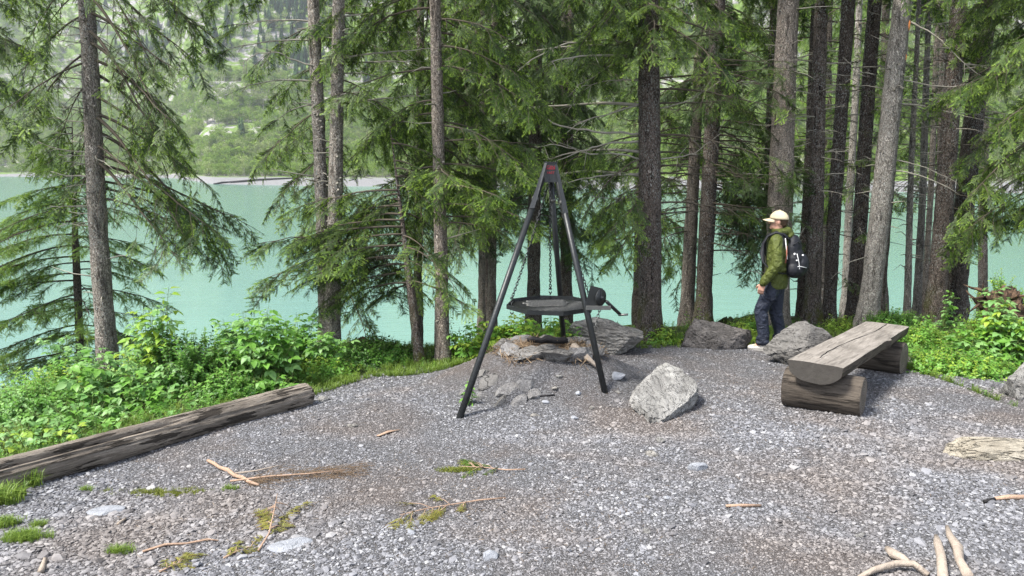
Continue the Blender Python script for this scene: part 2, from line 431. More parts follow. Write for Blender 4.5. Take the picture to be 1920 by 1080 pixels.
# ================================================================== SETTING
# near ground: gravel terrace and bank in one sheet
def build_ground():
    xs = np.concatenate([np.linspace(-60, -8, 30), np.linspace(-7.8, 9, 260), np.linspace(9.3, 60, 30)])
    ys = np.concatenate([np.linspace(-30, 1, 20), np.linspace(1.2, 13, 230), np.linspace(13.2, 30, 50)])
    X, Y = np.meshgrid(xs, ys); Z = gz(X, Y)
    V = np.stack([X, Y, Z], -1).reshape(-1, 3); nx = len(xs); ny = len(ys)
    i = np.arange(ny - 1)[:, None] * nx + np.arange(nx - 1)[None, :]
    F = np.stack([i, i + 1, i + nx + 1, i + nx], -1).reshape(-1, 4)
    o = mk('ground', V, F, M['ground'])
    a = o.data.attributes.new('veg', 'FLOAT', 'POINT')
    t = V[:, 1] - Gv(V[:, 0]) + .10 * sn(V[:, 0], V[:, 1], 6.)
    a.data.foreach_set('value', np.clip(t / .25 + .2, 0, 1).astype(np.float32))
    tag(o, 'grey gravel terrace that falls away to the lake bank', kind='structure')
build_ground()

# lake
def build_lake():
    k = NT('lake_water'); v = k.mapping((1, 1, 1))
    n1 = k.noise(k.mapping((.35, 1, 1)), 5.0, 3, .55, .3); n2 = k.noise(k.mapping((.12, .5, 1)), .8, 4, .6)
    n3 = k.noise(k.mapping((.02, .05, 1)), .5, 3)
    c = k.mix(n3, (.122, .232, .207), (.146, .268, .242))
    h = k.math('ADD', k.math('MULTIPLY', n1, .3), n2)
    m = k.done(c, .13, k.bump(h, .28, .14), .5)
    s = 3000
    o = mk('lake', [(-s, -200, LAKE), (s, -200, LAKE), (s, s, LAKE), (-s, s, LAKE)], [(0, 1, 2, 3)], m, smooth=False)
    tag(o, 'milky turquoise lake water with fine ripples', kind='structure')
build_lake()

# far shore and mountainside (polar grid)
def shoreD(u):      # distance (Y) of the far waterline as a function of x/y
    return np.interp(u, [-2, -.64, -.45, -.40, -.25, -.1, .3, .65, 2], [620, 480, 430, 300, 270, 262, 225, 205, 190])
def fbm(x, y, s, o=4):
    r = 0; a = 1
    for i in range(o):
        r = r + a * np.sin(x * s + 1.7 * i + np.cos(y * s * .9 + i * 2.1) * 1.3) * np.cos(y * s * 1.1 + i + np.sin(x * s * .8) * 1.1)
        a *= .5; s *= 2.03
    return r
def hillz(u, y):
    D = shoreD(u); s = y - D; x = u * y
    z = np.where(s < 0, LAKE - 6 + (s + 60) * .1, LAKE + np.minimum(s * .07, 2.2))
    # gravel bar in the middle of the bay
    back = np.clip(s - 55 - 70 * np.exp(-((u + .2) / .22) ** 2), 0, None)
    z = z + back * .34 + np.clip(back - 170, 0, None) * .42 + np.where(back > 0, np.clip(back / 80, 0, 1) * fbm(x, y, .012) * 22 * np.clip(back / 300, 0.1, 1), 0)
    cl = np.clip(fbm(x + 80, y - 40, .009, 3) - .25, 0, 1)
    z = z + cl * np.clip(back - 120, 0, 80) * .8
    return z
def build_far():
    us = np.linspace(-1.9, 1.9, 420); D0 = -60
    ss = np.concatenate([np.linspace(-60, 60, 40), np.linspace(64, 700, 150), np.linspace(715, 1500, 30)])
    U, Sx = np.meshgrid(us, ss); Y = shoreD(U) + Sx; X = U * Y; Z = hillz(U, Y)
    V = np.stack([X, Y, Z], -1).reshape(-1, 3); nx = len(us); ny = len(ss)
    i = np.arange(ny - 1)[:, None] * nx + np.arange(nx - 1)[None, :]
    F = np.stack([i, i + 1, i + nx + 1, i + nx], -1).reshape(-1, 4)
    k = NT('mountainside'); v = k.mapping()
    pos = k.tc.outputs['Object']
    nz = k.n('SeparateXYZ', {0: k.n('NewGeometry').outputs['Normal']}).outputs[2]
    n1 = k.noise(k.mapping((1, 1, 3)), .05, 8, .7); n2 = k.noise(v, .4, 6, .7)
    rock = k.mix(k.ramp(n2, [(.35, 0.), (.65, 1.)]), (.13, .125, .13), (.40, .38, .37))
    green = k.mix(k.noise(v, .3, 5, .7), (.07, .12, .022), (.17, .26, .05))
    m = k.ramp(n1, [(.50, 0.), (.56, 1.)])
    c = k.mix(m, green, rock)
    a = k.n('Attribute', attribute_name='beach').outputs['Fac']
    g = k.mix(k.noise(v, .8, 8, .8), (.13, .13, .135), (.27, .265, .265))
    c = k.mix(a, c, g)
    mt = k.done(c, .9, k.bump(n2, .8, 1.5), .2)
    o = mk('far_shore', V, F, mt)
    at = o.data.attributes.new('beach', 'FLOAT', 'POINT')
    s = Sx.ravel(); u = U.ravel()
    width = np.where((u > -.42) & (u < .8), 42, 18) + 8 * np.sin(u * 37)
    at.data.foreach_set('value', np.clip((width - s) / 3, 0, 1).astype(np.float32))
    tag(o, 'far lake shore of pale gravel rising into a steep green and rocky mountainside', kind='structure')
build_far()

# dark driftwood line lying on the far gravel bar
def build_far_forest():
    def conifer(seed):
        r = np.random.default_rng(seed); g = Geo()
        V = []; F = []
        for h in np.linspace(.08, .97, 26):
            rad = .17 * (1 - h) ** .8 + .012
            for a in np.arange(0, 6.28, 6.28 / 9) + r.random() * 6:
                rr = rad * r.uniform(.7, 1.2); b = .32 * rad + .01
                c = np.array([math.cos(a), math.sin(a), 0]); t = np.array([-c[1], c[0], 0])
                p = np.array([0, 0, h])
                n = len(V); V += [p + np.array([0, 0, .02]), p + c * rr * .55 + t * b + np.array([0, 0, -.01]), p + c * rr + np.array([0, 0, -.35 * rr]), p + c * rr * .55 - t * b + np.array([0, 0, -.012])]
                F.append((n, n + 1, n + 2, n + 3))
        g.add(V, F); g.tube([(0, 0, 0), (0, 0, .95)], [.012, .003], 4, m=1)
        return g
    def broad(seed):
        r = np.random.default_rng(seed); g = Geo(); V = []; F = []
        cl = [(r.normal(0, .13), r.normal(0, .13), r.uniform(.3, .9), r.uniform(.1, .2)) for _ in range(9)]
        for _ in range(420):
            cx, cy_, cz, cr = cl[r.integers(9)]
            d = r.normal(size=3); d /= np.linalg.norm(d); p = np.array([cx, cy_, cz]) + d * cr * r.uniform(.6, 1.05) * np.array([1, 1, .85])
            a = r.normal(size=3); a /= np.linalg.norm(a); b = np.cross(a, d + r.normal(size=3) * .6); b /= np.linalg.norm(b)
            a *= r.uniform(.02, .04); b *= r.uniform(.015, .03)
            n = len(V); V += [p - a, p + b, p + a, p - b]; F.append((n, n + 1, n + 2, n + 3))
        g.add(V, F)
        for _ in range(3): g.tube([(r.normal(0, .02), r.normal(0, .02), 0), (r.normal(0, .1), r.normal(0, .1), .7)], [.014, .004], 4, m=1)
        return g
    mc = m_leaf('far_conifer', (.03, .08, .035), (.065, .14, .05), .15, .8, .1)
    mb = m_leaf('far_broadleaf', (.10, .17, .035), (.22, .31, .06), .3, .8, .1)
    mg = m_leaf('far_broadleaf_dull', (.16, .21, .08), (.26, .31, .12), .3, .8, .1)
    tr = M['bark_light']
    con = template_coll([conifer(i).build('c', mc, mats=[mc, tr], smooth=False) for i in range(4)])
    bro = template_coll([broad(i + 10).build('b', [mb, mg][i % 2], mats=[[mb, mb, mg][i % 3], tr], smooth=False) for i in range(6)])
    r = np.random.default_rng(3)
    n = 90000
    u = r.uniform(-.85, .85, n); s = 18 + 720 * r.random(n) ** 1.25
    y = shoreD(u) + s; x = u * y; z = hillz(u, y)
    keep = r.random(n) < (y / (shoreD(u) + 738))
    mask = fbm(x, y, .02, 4); mask2 = fbm(x + 300, y, .011, 3)
    w = np.where((u > -.42) & (u < .8), 46, 20) + 8 * np.sin(u * 37)
    keep &= (s > w + 6 * r.random(n))
    keep &= ((mask > -.75) | (s < 150)) & ~((mask2 > .75) & (s > 230)) 
    keep &= ~((s < w + 14) & (r.random(n) < .5))
    isc = (fbm(x + 90, y + 50, .014, 4) + .35 * r.normal(size=n) + np.clip((s - 350) / 300, -1.2, .6) > .75) & (s > 95)
    # trim density
    keep &= r.random(n) < np.where(s < 260, 1.0, .6)
    def put(nm, sel, col, nt_, h0, h1, lab):
        k = sel & keep; m = k.sum()
        h = r.uniform(h0, h1, m) * r.uniform(.7, 1.1, m)
        h *= np.clip(s[k] / 90, .35, 1)
        rot = np.zeros((m, 3)); rot[:, 2] = r.random(m) * 6.28
        wd = h * r.uniform(.85, 1.3, m)
        o = scatter(nm, np.stack([x[k], y[k], z[k] - .5], 1), rot, np.stack([wd, wd, h], 1), r.integers(0, nt_, m), col)
        tag(o, lab, kind='stuff')
    put('far_conifer_forest', isc, con, 4, 10, 19, 'dark conifer forest on the mountainside across the lake')
    put('far_broadleaf_forest', ~isc, bro, 6, 6, 12, 'light green broadleaf woodland along the far shore')
build_far_forest()

HAZE = True
def build_haze():
    k = NT('haze_air')
    pv = k.n('VolumePrincipled', {'Color': (.82, .88, .95, 1), 'Density': .00027, 'Anisotropy': .3})
    k.t.links.new(pv.outputs[0], k.out.inputs['Volume'])
    g = Geo(); g.box((0, 700, 180), (2300, 1500, 420))
    o = g.build('haze', k.m, smooth=False); tag(o, 'thin pale haze in the air over the lake', kind='stuff')
if HAZE: build_haze()

# ================================================================== SPRUCE TREES
def needle_spray(seed, bright):
    """one flat spruce spray about 0.3 m long: stem, side twigs, needles both sides, tips coloured for new growth and painted highlights"""
    r = np.random.default_rng(seed); g = Geo(); V = []; F = []; MI = []
    def twig(p0, d, L, droop):
        n = max(5, int(L / .0095)); d = d / np.linalg.norm(d)
        sd = np.cross(d, [0, 0, 1.]); sd /= np.linalg.norm(sd); up = np.cross(sd, d)
        for i in range(n):
            t = i / n; p = p0 + d * L * t + np.array([0, 0, -droop * t * t * L])
            for sg in (-1, 1):
                nd = d * r.uniform(.5, .9) + sd * sg * r.uniform(.6, 1) + up * r.uniform(-.25, .45); nd /= np.linalg.norm(nd)
                l = r.uniform(.017, .028) * (1 - .35 * t); wv = np.cross(nd, up); wv = wv / np.linalg.norm(wv) * .0040
                k = len(V); V.extend([p - wv, p + wv, p + nd * l]); F.append((k, k + 1, k + 2)); MI.append(1 if (t > 1 - bright * r.uniform(.6, 1.4)) else 0)
    L = .30
    main = [np.array([L * t, .01 * math.sin(t * 5 + seed), -.03 * t * t]) for t in np.linspace(0, 1, 6)]
    for i, t in enumerate(np.sort(r.uniform(.05, .92, 7))):
        p = np.array([L * t, 0, -.03 * t * t])
        for sg in (-1, 1):
            if r.random() < .1: continue
            twig(p, np.array([.75, sg * r.uniform(.6, 1.), r.uniform(-.25, .05)]), (.13 * (1 - .6 * t) + .015) * r.uniform(.45, 1.35), r.uniform(.1, .6))
    twig(np.array([0, 0, 0.]), np.array([1, 0, -.05]), L, .08)
    g.add(V, F, 0); g.M = MI[:]
    g.tube(main, np.linspace(.0028, .001, 6), 3, m=2)
    return g
def spray_coll(base, tip, bright):
    obs = []
    for i in range(4):
        g = needle_spray(i + 1, bright); obs.append(g.build('s', None, mats=[base, tip, M['dark_twig']], smooth=False))
    return template_coll(obs)
SP_DARK = spray_coll(M['needle'], M['needle_b'], .12)
SP_MID = spray_coll(M['needle'], M['needle_tip'], .35)
SP_BRI = spray_coll(M['needle_b'], M['needle_tip'], .45)

def limb_curve(L, prof, seed, n=11):
    r = np.random.default_rng(seed); s = np.linspace(0, 1, n)
    a, b, c = prof
    z = L * (a * s - b * s ** 2 + c * s ** 3)
    y = L * .10 * np.cumsum(r.normal(0, .35, n)) / 3 * s
    x = L * s * np.sqrt(np.maximum(.25, 1 - min(.7, abs(a - b + c)) ** 2))
    zz = z + L * .02 * np.cumsum(r.normal(0, .5, n)) * s
    return np.stack([x, y, zz], 1)

def add_limb(gw, sprays, base, az, L, r0, prof, seed, live0, hang, fol, dead=.3, mwood=0, scale=1.0, spacing=.10, bare_tw=.5):
    r = np.random.default_rng(seed)
    pts = limb_curve(L, prof, seed); ca, sa = math.cos(az), math.sin(az)
    Rm = np.array([[ca, -sa, 0], [sa, ca, 0], [0, 0, 1]]); pts = pts @ Rm.T + base
    rad = np.linspace(r0, max(.003, r0 * .18), len(pts)); gw.tube(pts, rad, 5, m=mwood)
    t = np.gradient(pts, axis=0); t /= np.linalg.norm(t, axis=1)[:, None]
    seg = np.linalg.norm(np.diff(pts, axis=0), axis=1).sum()
    def at(s):
        f = s * (len(pts) - 1); i = min(int(f), len(pts) - 2); return pts[i] + (pts[i + 1] - pts[i]) * (f - i), t[i]
    nt_ = int(seg / .085); sg = 1
    for q in range(nt_):
        s = (q + .5) / nt_; sg = -sg
        if s < .12: continue
        p, d = at(s)
        live = s > live0 * r.uniform(.75, 1.25)
        if not live and r.random() > bare_tw: continue
        side = np.cross(d, [0, 0, 1.]); side /= max(np.linalg.norm(side), 1e-6)
        h = hang * r.uniform(.5, 1.4)
        l2 = L * .34 * (1 - .62 * s) * r.uniform(.45, 1.15) + .08
        l2 = min(l2, .95)
        td = d * r.uniform(.45, .9) + side * sg * r.uniform(.5, 1.) ; td /= np.linalg.norm(td)
        m = max(3, int(l2 / .1) + 1); tt = np.linspace(0, 1, m)
        P2 = p + td[None] * (l2 * tt)[:, None] * (1 - .35 * h * tt[:, None]) + np.array([0, 0, -1.])[None] * (h * l2 * tt ** 1.6)[:, None] + r.normal(0, .008, (m, 3)) * tt[:, None]
        gw.tube(P2, np.linspace(.0045, .0015, m), 3, m=mwood, cap=False)
        if live:
            k = max(1, int(l2 / spacing)); 
            for j in range(k + 1):
                if r.random() > fol: continue
                u = min(1, (j + r.uniform(0, .6)) / max(k, 1)) * .92; f = u * (m - 1); i = min(int(f), m - 2)
                pp = P2[i] + (P2[i + 1] - P2[i]) * (f - i); dd = P2[i + 1] - P2[i]; dd /= np.linalg.norm(dd)
                sd = np.cross(dd, [0, 0, 1.]); sd /= max(np.linalg.norm(sd), 1e-6)
                x = dd + sd * r.uniform(-.75, .75) + np.array([0, 0, -.35 * h * r.random()])
                zn = np.array([0, 0, 1.]) + r.normal(0, .45, 3)
                sprays.append((pp, x, zn, scale * r.uniform(.55, 1.05)))
        elif r.random() < .6:
            for j in range(2):
                i = r.integers(0, m - 1); d3 = td + r.normal(0, .6, 3); d3 /= np.linalg.norm(d3)
                q0 = P2[i]; l3 = l2 * .4; gw.tube([q0, q0 + d3 * l3 * .5 + [0, 0, -.02], q0 + d3 * l3 + [0, 0, -.06]], [.0025, .0018, .001], 3, m=mwood, cap=False)
    if live0 < 1:
        p, d = at(.97); sprays.append((p, d, np.array([0, 0, 1.]) + r.normal(0, .2, 3), scale))

TREES = []
def spruce(label, px, py, ptop, wb, wt, bark, specs, ztop=9.5, Y=None, group='spruces standing along the lake bank', stubs=0, near=True, bend=0., coll=None, extra=None, seed=None, yb=None, flare=1.35, name='spruce_tree', wood='dead_wood'):
    """px,py trunk foot in the photograph's pixels; ptop the trunk's x where it leaves the top"""
    seed = seed or abs(int(px * 7 + wb))
    r = np.random.default_rng(seed)
    b = G(px, py) if Y is None else P(px, py, Y)
    if Y is not None: b = Vector((b.x, Y, gzf(b.x, Y)))
    Yb = b.y
    zfoot = max(b.z, LAKE - .2) - .08
    ref = P(px, py, Yb); top = P(ptop, 0, Yb)
    root = empty(name, (b.x, b.y, b.z))
    tag(root, label, 'tree', group)
    ax = (top.x - ref.x) / (top.z - ref.z)
    dist = math.hypot(Yb, CAMZ - ref.z)
    rb = wb / FPX * Yb / 2; rt = wt / FPX * Yb / 2
    z0 = zfoot; z1 = ztop
    n = int((z1 - z0) / .10) + 2; zs = np.linspace(z0, z1, n)
    def cx(z): return ref.x + ax * (z - ref.z) + bend * math.sin(min(1, max(0, (z - ref.z) / (top.z - ref.z))) * math.pi)
    f = (zs - ref.z) / (top.z - ref.z)
    rad = rb + (rt - rb) * f; rad = np.maximum(rad, rt * (1 - .75 * np.clip((zs - top.z) / max(z1 - top.z, .1), 0, 1)))
    if z1 < top.z: rad = rad * np.clip((z1 - zs) / 2.2 + .08, .08, 1)
    rad = np.where(zs < ref.z + .45, rad * (1 + (flare - 1) * np.clip((ref.z + .45 - zs) / .45, 0, 1) ** 2), rad)
    rad = rad * (1 + .035 * np.sin(zs * 9 + seed) * r.random(n)) + 0.002 * r.normal(size=n)
    pts = np.stack([[cx(z) - b.x for z in zs], .02 * np.sin(zs * 1.3 + seed), zs - b.z], 1)
    g = Geo(); g.tube(pts, rad, 20 if near else 10, wob=.05, seed=seed)
    trunk = g.build('trunk', M[bark], root)
    sp_l = []
    far_wood = Geo()
    for sp in specs:
        za, zb, nl, La, Lb, az0, azs, prof, live0, hang, fol = sp[:11]
        opt = sp[11] if len(sp) > 11 else {}
        for i in range(nl):
            z = za + (zb - za) * (i + r.random()) / nl
            az = R(az0 + r.uniform(-azs, azs)); L = r.uniform(La, Lb) * (1 if z < 4.5 else max(.4, 1 - (z - 4.5) / 8))
            base = np.array([cx(z) - b.x, 0, z - b.z])
            pr = tuple(p * r.uniform(.7, 1.3) for p in prof)
            gw = Geo() if near else far_wood
            add_limb(gw, sp_l, base, az, L, opt.get('r0', .014) * (.6 + .3 * L), pr, seed * 31 + len(sp_l) + i * 17 + int(za * 10), live0, hang, fol, scale=opt.get('scale', 1.0), bare_tw=opt.get('bare', .5))
            if near: gw.build('branch', M[opt.get('wood', wood)], root)
    if not near and far_wood.n: far_wood.build('branches', M['dark_twig'], root)['kind'] = 'stuff'
    if stubs:
        gs = Geo()
        for i in range(stubs):
            z = r.uniform(ref.z + .5, top.z + .5); a = r.uniform(0, 6.28); L = r.uniform(.05, .35) * (1 if r.random() < .7 else 2)
            rr = float(np.interp(z, zs, rad)) * .8; c0 = np.array([cx(z) - b.x, 0, z - b.z]); d = np.array([math.cos(a), math.sin(a), r.uniform(-.25, .3)])
            p0 = c0 + d * rr; p1 = p0 + d * L * .5; p2 = p0 + d * L + np.array([0, 0, r.uniform(-.1, .06)]) * L * 3
            gs.tube([p0, p1, p2], [.009, .006, .002], 4)
        for i in range(int(stubs * 1.2)):     # knots
            z = r.uniform(ref.z + .2, top.z + .5); a = r.uniform(math.pi, 2 * math.pi); rr = float(np.interp(z, zs, rad)) * .93
            c0 = np.array([cx(z) - b.x, 0, z - b.z]); d = np.array([math.cos(a), math.sin(a), 0])
            gs.tube([c0 + d * rr * .9, c0 + d * (rr + .016)], [.018, .007], 6)
        gs.build('dead_twigs', M['dead_wood' if bark in ('bark_grey', 'bark_light', 'bark_brown') else 'dark_twig'], root)['kind'] = 'stuff'
    if sp_l:
        A = np.array([s[0] for s in sp_l]); X = np.array([s[1] for s in sp_l]); Zn = np.array([s[2] for s in sp_l]); sc = np.array([s[3] for s in sp_l])
        cr = scatter('crown', A, rot_euler(X, Zn), sc, r.integers(0, 4, len(A)), coll or SP_MID, root); cr['kind'] = 'stuff'
        TREES.append(len(A))
    return root

DR = (.05, .55, .12)      # usual drooping limb
FLAT = (.12, .28, .10)
STEEP = (-.25, .95, .35)
# --- left tree with long hanging limbs
spruce('tall grey scaly spruce at the far left with long limbs hanging to the right', 200, 652, 160, 36, 27, 'bark_grey',
       [(1.8, 4.8, 18, 1.1, 1.8, 0, 42, (-.25, .75, .32), .42, .55, .55, {'r0': .021, 'bare': .75}), (1.3, 2.0, 6, 1.0, 1.8, -5, 40, (-.15, .45, .2), .4, .6, .7, {'r0': .016, 'bare': .7}), (4.8, 8, 8, 1.2, 1.7, 0, 70, STEEP, .3, .6, .8),
        (1.6, 4.8, 14, .5, 1.1, 180, 60, (-.3, .7, .3), .35, .5, .75), (4.8, 8, 5, 1.2, 1.8, 180, 60, DR, .3, .5, .8),
        (1.0, 3.2, 26, .25, .6, 190, 80, (.1, .2, .2), 1.1, .3, 0, {'r0': .01, 'wood': 'dead_wood', 'bare': .8})], stubs=30, wood='dark_twig', Y=8.6, flare=1.08)
# --- small bright spruce behind it
spruce('small spruce with bright tiered boughs behind the tall grey trunk at far left', 150, 700, 128, 15, 9, 'bark_dark',
       [(-1.6, 1.5, 26, 1.0, 1.75, 180, 75, (.05, .42, .18), .12, .25, .95), (-1.4, 1.3, 14, .7, 1.3, 0, 70, (.05, .4, .15), .2, .3, .95), (1.2, 2.3, 12, .3, .7, 150, 130, DR, .2, .3, .9)],
       Y=11.5, ztop=2.4, coll=SP_BRI, near=True, wood='dark_twig', yb=1)
spruce('slender spruce mostly outside the left edge with its bough tips in the picture', -150, 640, -170, 26, 20, 'bark_dark',
       [(2.6, 6.5, 26, 1.2, 1.9, 0, 60, DR, .25, .4, .9), (-1.5, .4, 6, .8, 1.2, 0, 40, DR, .5, .4, .6)], Y=10.5, near=False, coll=SP_MID)
# --- the twin trunks
TL = spruce('left of two slim pale trunks that meet at the foot beside the leafy shrubs', 612, 640, 588, 26, 21, 'bark_grey',
       [(2.3, 3.6, 4, .5, 1.2, 175, 40, (.15, .3, .1), .85, .3, .6, {'bare': .7}), (3.4, 7, 5, .9, 1.5, 180, 90, DR, .3, .4, .8)], stubs=22, Y=8.95)
spruce('right of two slim pale trunks that meet at the foot beside the leafy shrubs', 622, 663, 636, 32, 21, 'bark_grey',
       [(2.2, 3.6, 6, .5, 1.3, 0, 50, (.2, .2, .1), .9, .3, .6, {'bare': .7}), (3.4, 7, 4, .9, 1.4, 0, 90, DR, .3, .4, .8)], stubs=22, Y=8.75)
# --- small leaning one
spruce('thin leaning spruce with low spreading boughs right of the twin pale trunks', 788, 680, 700, 19, 8, 'bark_dark',
       [(.35, 1.5, 15, .9, 1.6, 150, 45, (.05, .35, .05), .22, .3, .95), (.4, 2.1, 16, .4, .9, 60, 120, DR, .2, .35, .9)], ztop=2.2, wood='dark_twig')
spruce('grey spruce trunk with fissured bark left of the steel tripod', 831, 675, 816, 27, 20, 'bark_brown',
       [(1.6, 4.2, 26, .9, 1.55, 60, 125, DR, .22, .45, .9), (4.2, 8, 10, .9, 1.5, 0, 180, DR, .2, .4, .9), (1.0, 2.0, 7, .7, 1.1, -40, 60, FLAT, .15, .3, .9)], stubs=10, wood='dark_twig')
# --- dark middle row
spruce('slim forked grey trunk behind the left leg of the tripod', 903, 605, 905, 14, 10, 'bark_brown',
       [(1.2, 6, 26, .8, 1.6, 190, 120, DR, .2, .5, .9)], Y=12.5, near=True, wood='dark_twig')
spruce('slim grey trunk just right of the forked one behind the tripod', 922, 600, 928, 17, 11, 'bark_brown',
       [(.6, 1.5, 9, .8, 1.3, 180, 60, DR, .3, .6, .9), (1.5, 6, 26, .8, 1.6, 0, 180, DR, .2, .5, .9)], Y=12.8, near=True, wood='dark_twig', coll=SP_DARK)
spruce('dark spruce trunk seen between the legs of the steel tripod', 1000, 590, 1006, 25, 22, 'bark_dark',
       [(.5, 1.8, 10, .9, 1.5, 0, 180, DR, .3, .7, .9), (1.8, 6.5, 30, 1.1, 1.9, 0, 180, DR, .2, .55, .95)], Y=13.2, near=True, wood='dark_twig', coll=SP_DARK)
spruce('thin dark trunk right behind the rear leg of the tripod', 1056, 580, 1058, 13, 10, 'bark_dark',
       [(.6, 1.5, 6, .8, 1.3, 0, 180, DR, .3, .7, .9), (1.5, 6, 16, 1.0, 1.6, 0, 180, DR, .2, .55, .95)], Y=14.5, near=False, coll=SP_DARK)
# --- the big dark trunk right of the tripod
TK = spruce('thick dark spruce speckled with white lichen right of the tripod', 1219, 640, 1216, 46, 36, 'bark_dark',
       [(1.2, 3.7, 5, 1.2, 2.4, 180, 42, (.12, .12, -.05), .85, .3, .8, {'r0': .022, 'wood': 'dead_wood', 'bare': .35}),
        (1.0, 3.6, 12, .8, 1.6, 0, 50, (.1, .25, .1), .9, .3, .8, {'r0': .016, 'wood': 'dark_twig'}),
        (1.0, 2.2, 8, .7, 1.2, 190, 50, DR, .35, .6, .9, {'wood': 'dark_twig'}),
        (3.5, 8, 15, 1.3, 2.1, 0, 180, DR, .2, .45, .95, {'wood': 'dark_twig'}), (3.2, 4.2, 14, .7, 1.3, 250, 80, DR, .1, .4, .95, {'wood': 'dark_twig'})], stubs=14, flare=1.5)
# pair behind it
spruce('dark trunk forming the right half of the pair left of the walking man', 1318, 600, 1346, 30, 26, 'bark_dark',
       [(.4, 3.2, 26, .7, 1.5, -10, 75, (.1, .45, .25), .75, .5, .7, {'r0': .014, 'bare': .8}), (2.6, 6, 15, 1.0, 1.7, 0, 180, DR, .2, .5, .95), (1.0, 2.4, 10, .9, 1.3, 0, 50, DR, .3, .7, .9)], wood='dark_twig', stubs=10, coll=SP_DARK, Y=11.6)
spruce('grey trunk forming the left half of the pair left of the walking man', 1288, 600, 1315, 27, 16, 'bark_brown',
       [(.6, 3.0, 22, .7, 1.4, 180, 75, (.1, .4, .2), .6, .5, .8, {'bare': .7}), (2.8, 6, 10, 1.0, 1.6, 0, 180, DR, .2, .5, .95)], wood='dark_twig', stubs=10, Y=12.0)
# --- trunks behind and right of the man
spruce('thick grey brown spruce rising directly behind the man with the cap', 1452, 606, 1479, 50, 36, 'bark_brown',
       [(1.3, 3.6, 16, .3, .8, 180, 90, (.05, .1, .1), 1.2, .2, 0, {'bare': .3, 'r0': .01}), (4.7, 7.5, 11, 1.2, 1.9, 0, 180, DR, .25, .5, .9)], stubs=34, Y=10.9, flare=1.3)
spruce('thin dark trunk half hidden behind the thick trunk beside the man', 1432, 600, 1450, 15, 12, 'bark_black',
       [(.4, 1.6, 12, .6, 1.1, 185, 60, DR, .3, .5, .9), (2.6, 6, 8, 1.0, 1.5, 0, 180, DR, .3, .5, .9)], Y=12.8, near=False, coll=SP_DARK)
spruce('nearly black slim trunk just right of the backpack', 1502, 606, 1532, 19, 17, 'bark_black',
       [(.2, 1.3, 8, .5, .9, 0, 180, DR, .5, .4, .8), (1.4, 3.5, 14, .5, 1.1, 0, 180, (.1, .2, .1), .9, .3, .4)], stubs=26, Y=12.0)
spruce('mossy footed grey trunk right of the nearly black one by the backpack', 1522, 604, 1541, 31, 22, 'bark_dark',
       [(1.2, 3.4, 16, .4, .9, 0, 180, (.1, .2, .1), 1.1, .3, .4), (4.7, 7.5, 9, 1.0, 1.7, 0, 180, DR, .25, .5, .9)], stubs=30, Y=11.3, flare=1.6)
spruce('straight dark brown trunk standing alone above the slate boulder', 1553, 604, 1590, 24, 23, 'bark_black',
       [(1.8, 3.6, 14, .5, 1.0, 0, 180, (.1, .2, .1), 1., .3, .4), (4.7, 7.5, 9, 1.1, 1.8, 0, 180, DR, .25, .5, .9)], stubs=30, Y=11.6)
spruce('faint pale thin trunk farther off behind the dark brown ones', 1584, 570, 1612, 15, 11, 'bark_light',
       [(1.0, 6.5, 22, .8, 1.5, 0, 180, DR, .5, .4, .8)], Y=15.5, near=False, stubs=20)
spruce('dark trunk with shaggy edges left of the pale leaning trunk', 1598, 610, 1641, 27, 23, 'bark_black',
       [(.6, 3.4, 20, .4, .9, 0, 180, (.1, .3, .1), .8, .4, .5), (4.7, 7.5, 10, 1.0, 1.6, 0, 180, DR, .2, .5, .9)], stubs=26, Y=11.8)
TW = spruce('pale grey leaning trunk with an orange scar high up behind the bench', 1626, 606, 1694, 38, 32, 'bark_light',
       [(1.3, 3.2, 5, .8, 1.6, 0, 45, (.0, .35, .1), 1.1, .2, 0, {'bare': .15, 'r0': .013, 'wood': 'dead_wood'}), (4.4, 8, 9, 1.0, 1.8, 0, 180, DR, .3, .5, .9)], stubs=30, Y=10.7)
spruce('reddish dark trunk pressed against the right side of the pale leaning one', 1642, 604, 1690, 26, 22, 'bark_dark',
       [(4.7, 7.5, 6, 1.0, 1.6, 0, 180, DR, .3, .5, .9)], stubs=14, Y=11.3)
spruce('left of two pole thin pale trunks right of the leaning trunk', 1699, 598, 1722, 13, 7, 'bark_light',
       [(.9, 4, 40, .2, .55, 0, 180, (.1, .15, .1), 1.2, .2, 0, {'bare': .3, 'r0': .006})], stubs=40, Y=11.5, ztop=6)
spruce('right of two pole thin pale trunks right of the leaning trunk', 1719, 592, 1744, 15, 9, 'bark_light',
       [(.9, 4, 40, .2, .6, 0, 180, (.1, .15, .1), 1.2, .2, 0, {'bare': .3, 'r0': .006}), (4.7, 7.5, 6, .5, .9, 0, 180, DR, .3, .4, .8)], stubs=40, Y=11.9, ztop=7)
spruce('third pole thin trunk low between the pale poles and the dark pair', 1733, 580, 1762, 11, 9, 'bark_brown',
       [(1., 4.5, 16, .4, 1.0, 0, 180, DR, .5, .4, .7)], stubs=16, Y=13.5, near=False)
spruce('left of two thick dark trunks near the leafy bank at the right', 1754, 575, 1800, 34, 27, 'bark_dark',
       [(1.6, 3.6, 12, .4, 1.0, 0, 180, (.1, .2, .1), 1., .3, .4), (4.7, 7.5, 9, 1.1, 1.8, 0, 180, DR, .3, .5, .9)], stubs=26, Y=11.0)
spruce('right of two thick dark trunks near the leafy bank at the right', 1790, 570, 1850, 36, 31, 'bark_black',
       [(1.8, 3.8, 12, .6, 1.3, 0, 100, (.1, .25, .1), .9, .3, .5), (4.7, 7.5, 9, 1.1, 1.8, 0, 180, DR, .3, .5, .9)], stubs=26, Y=11.5)
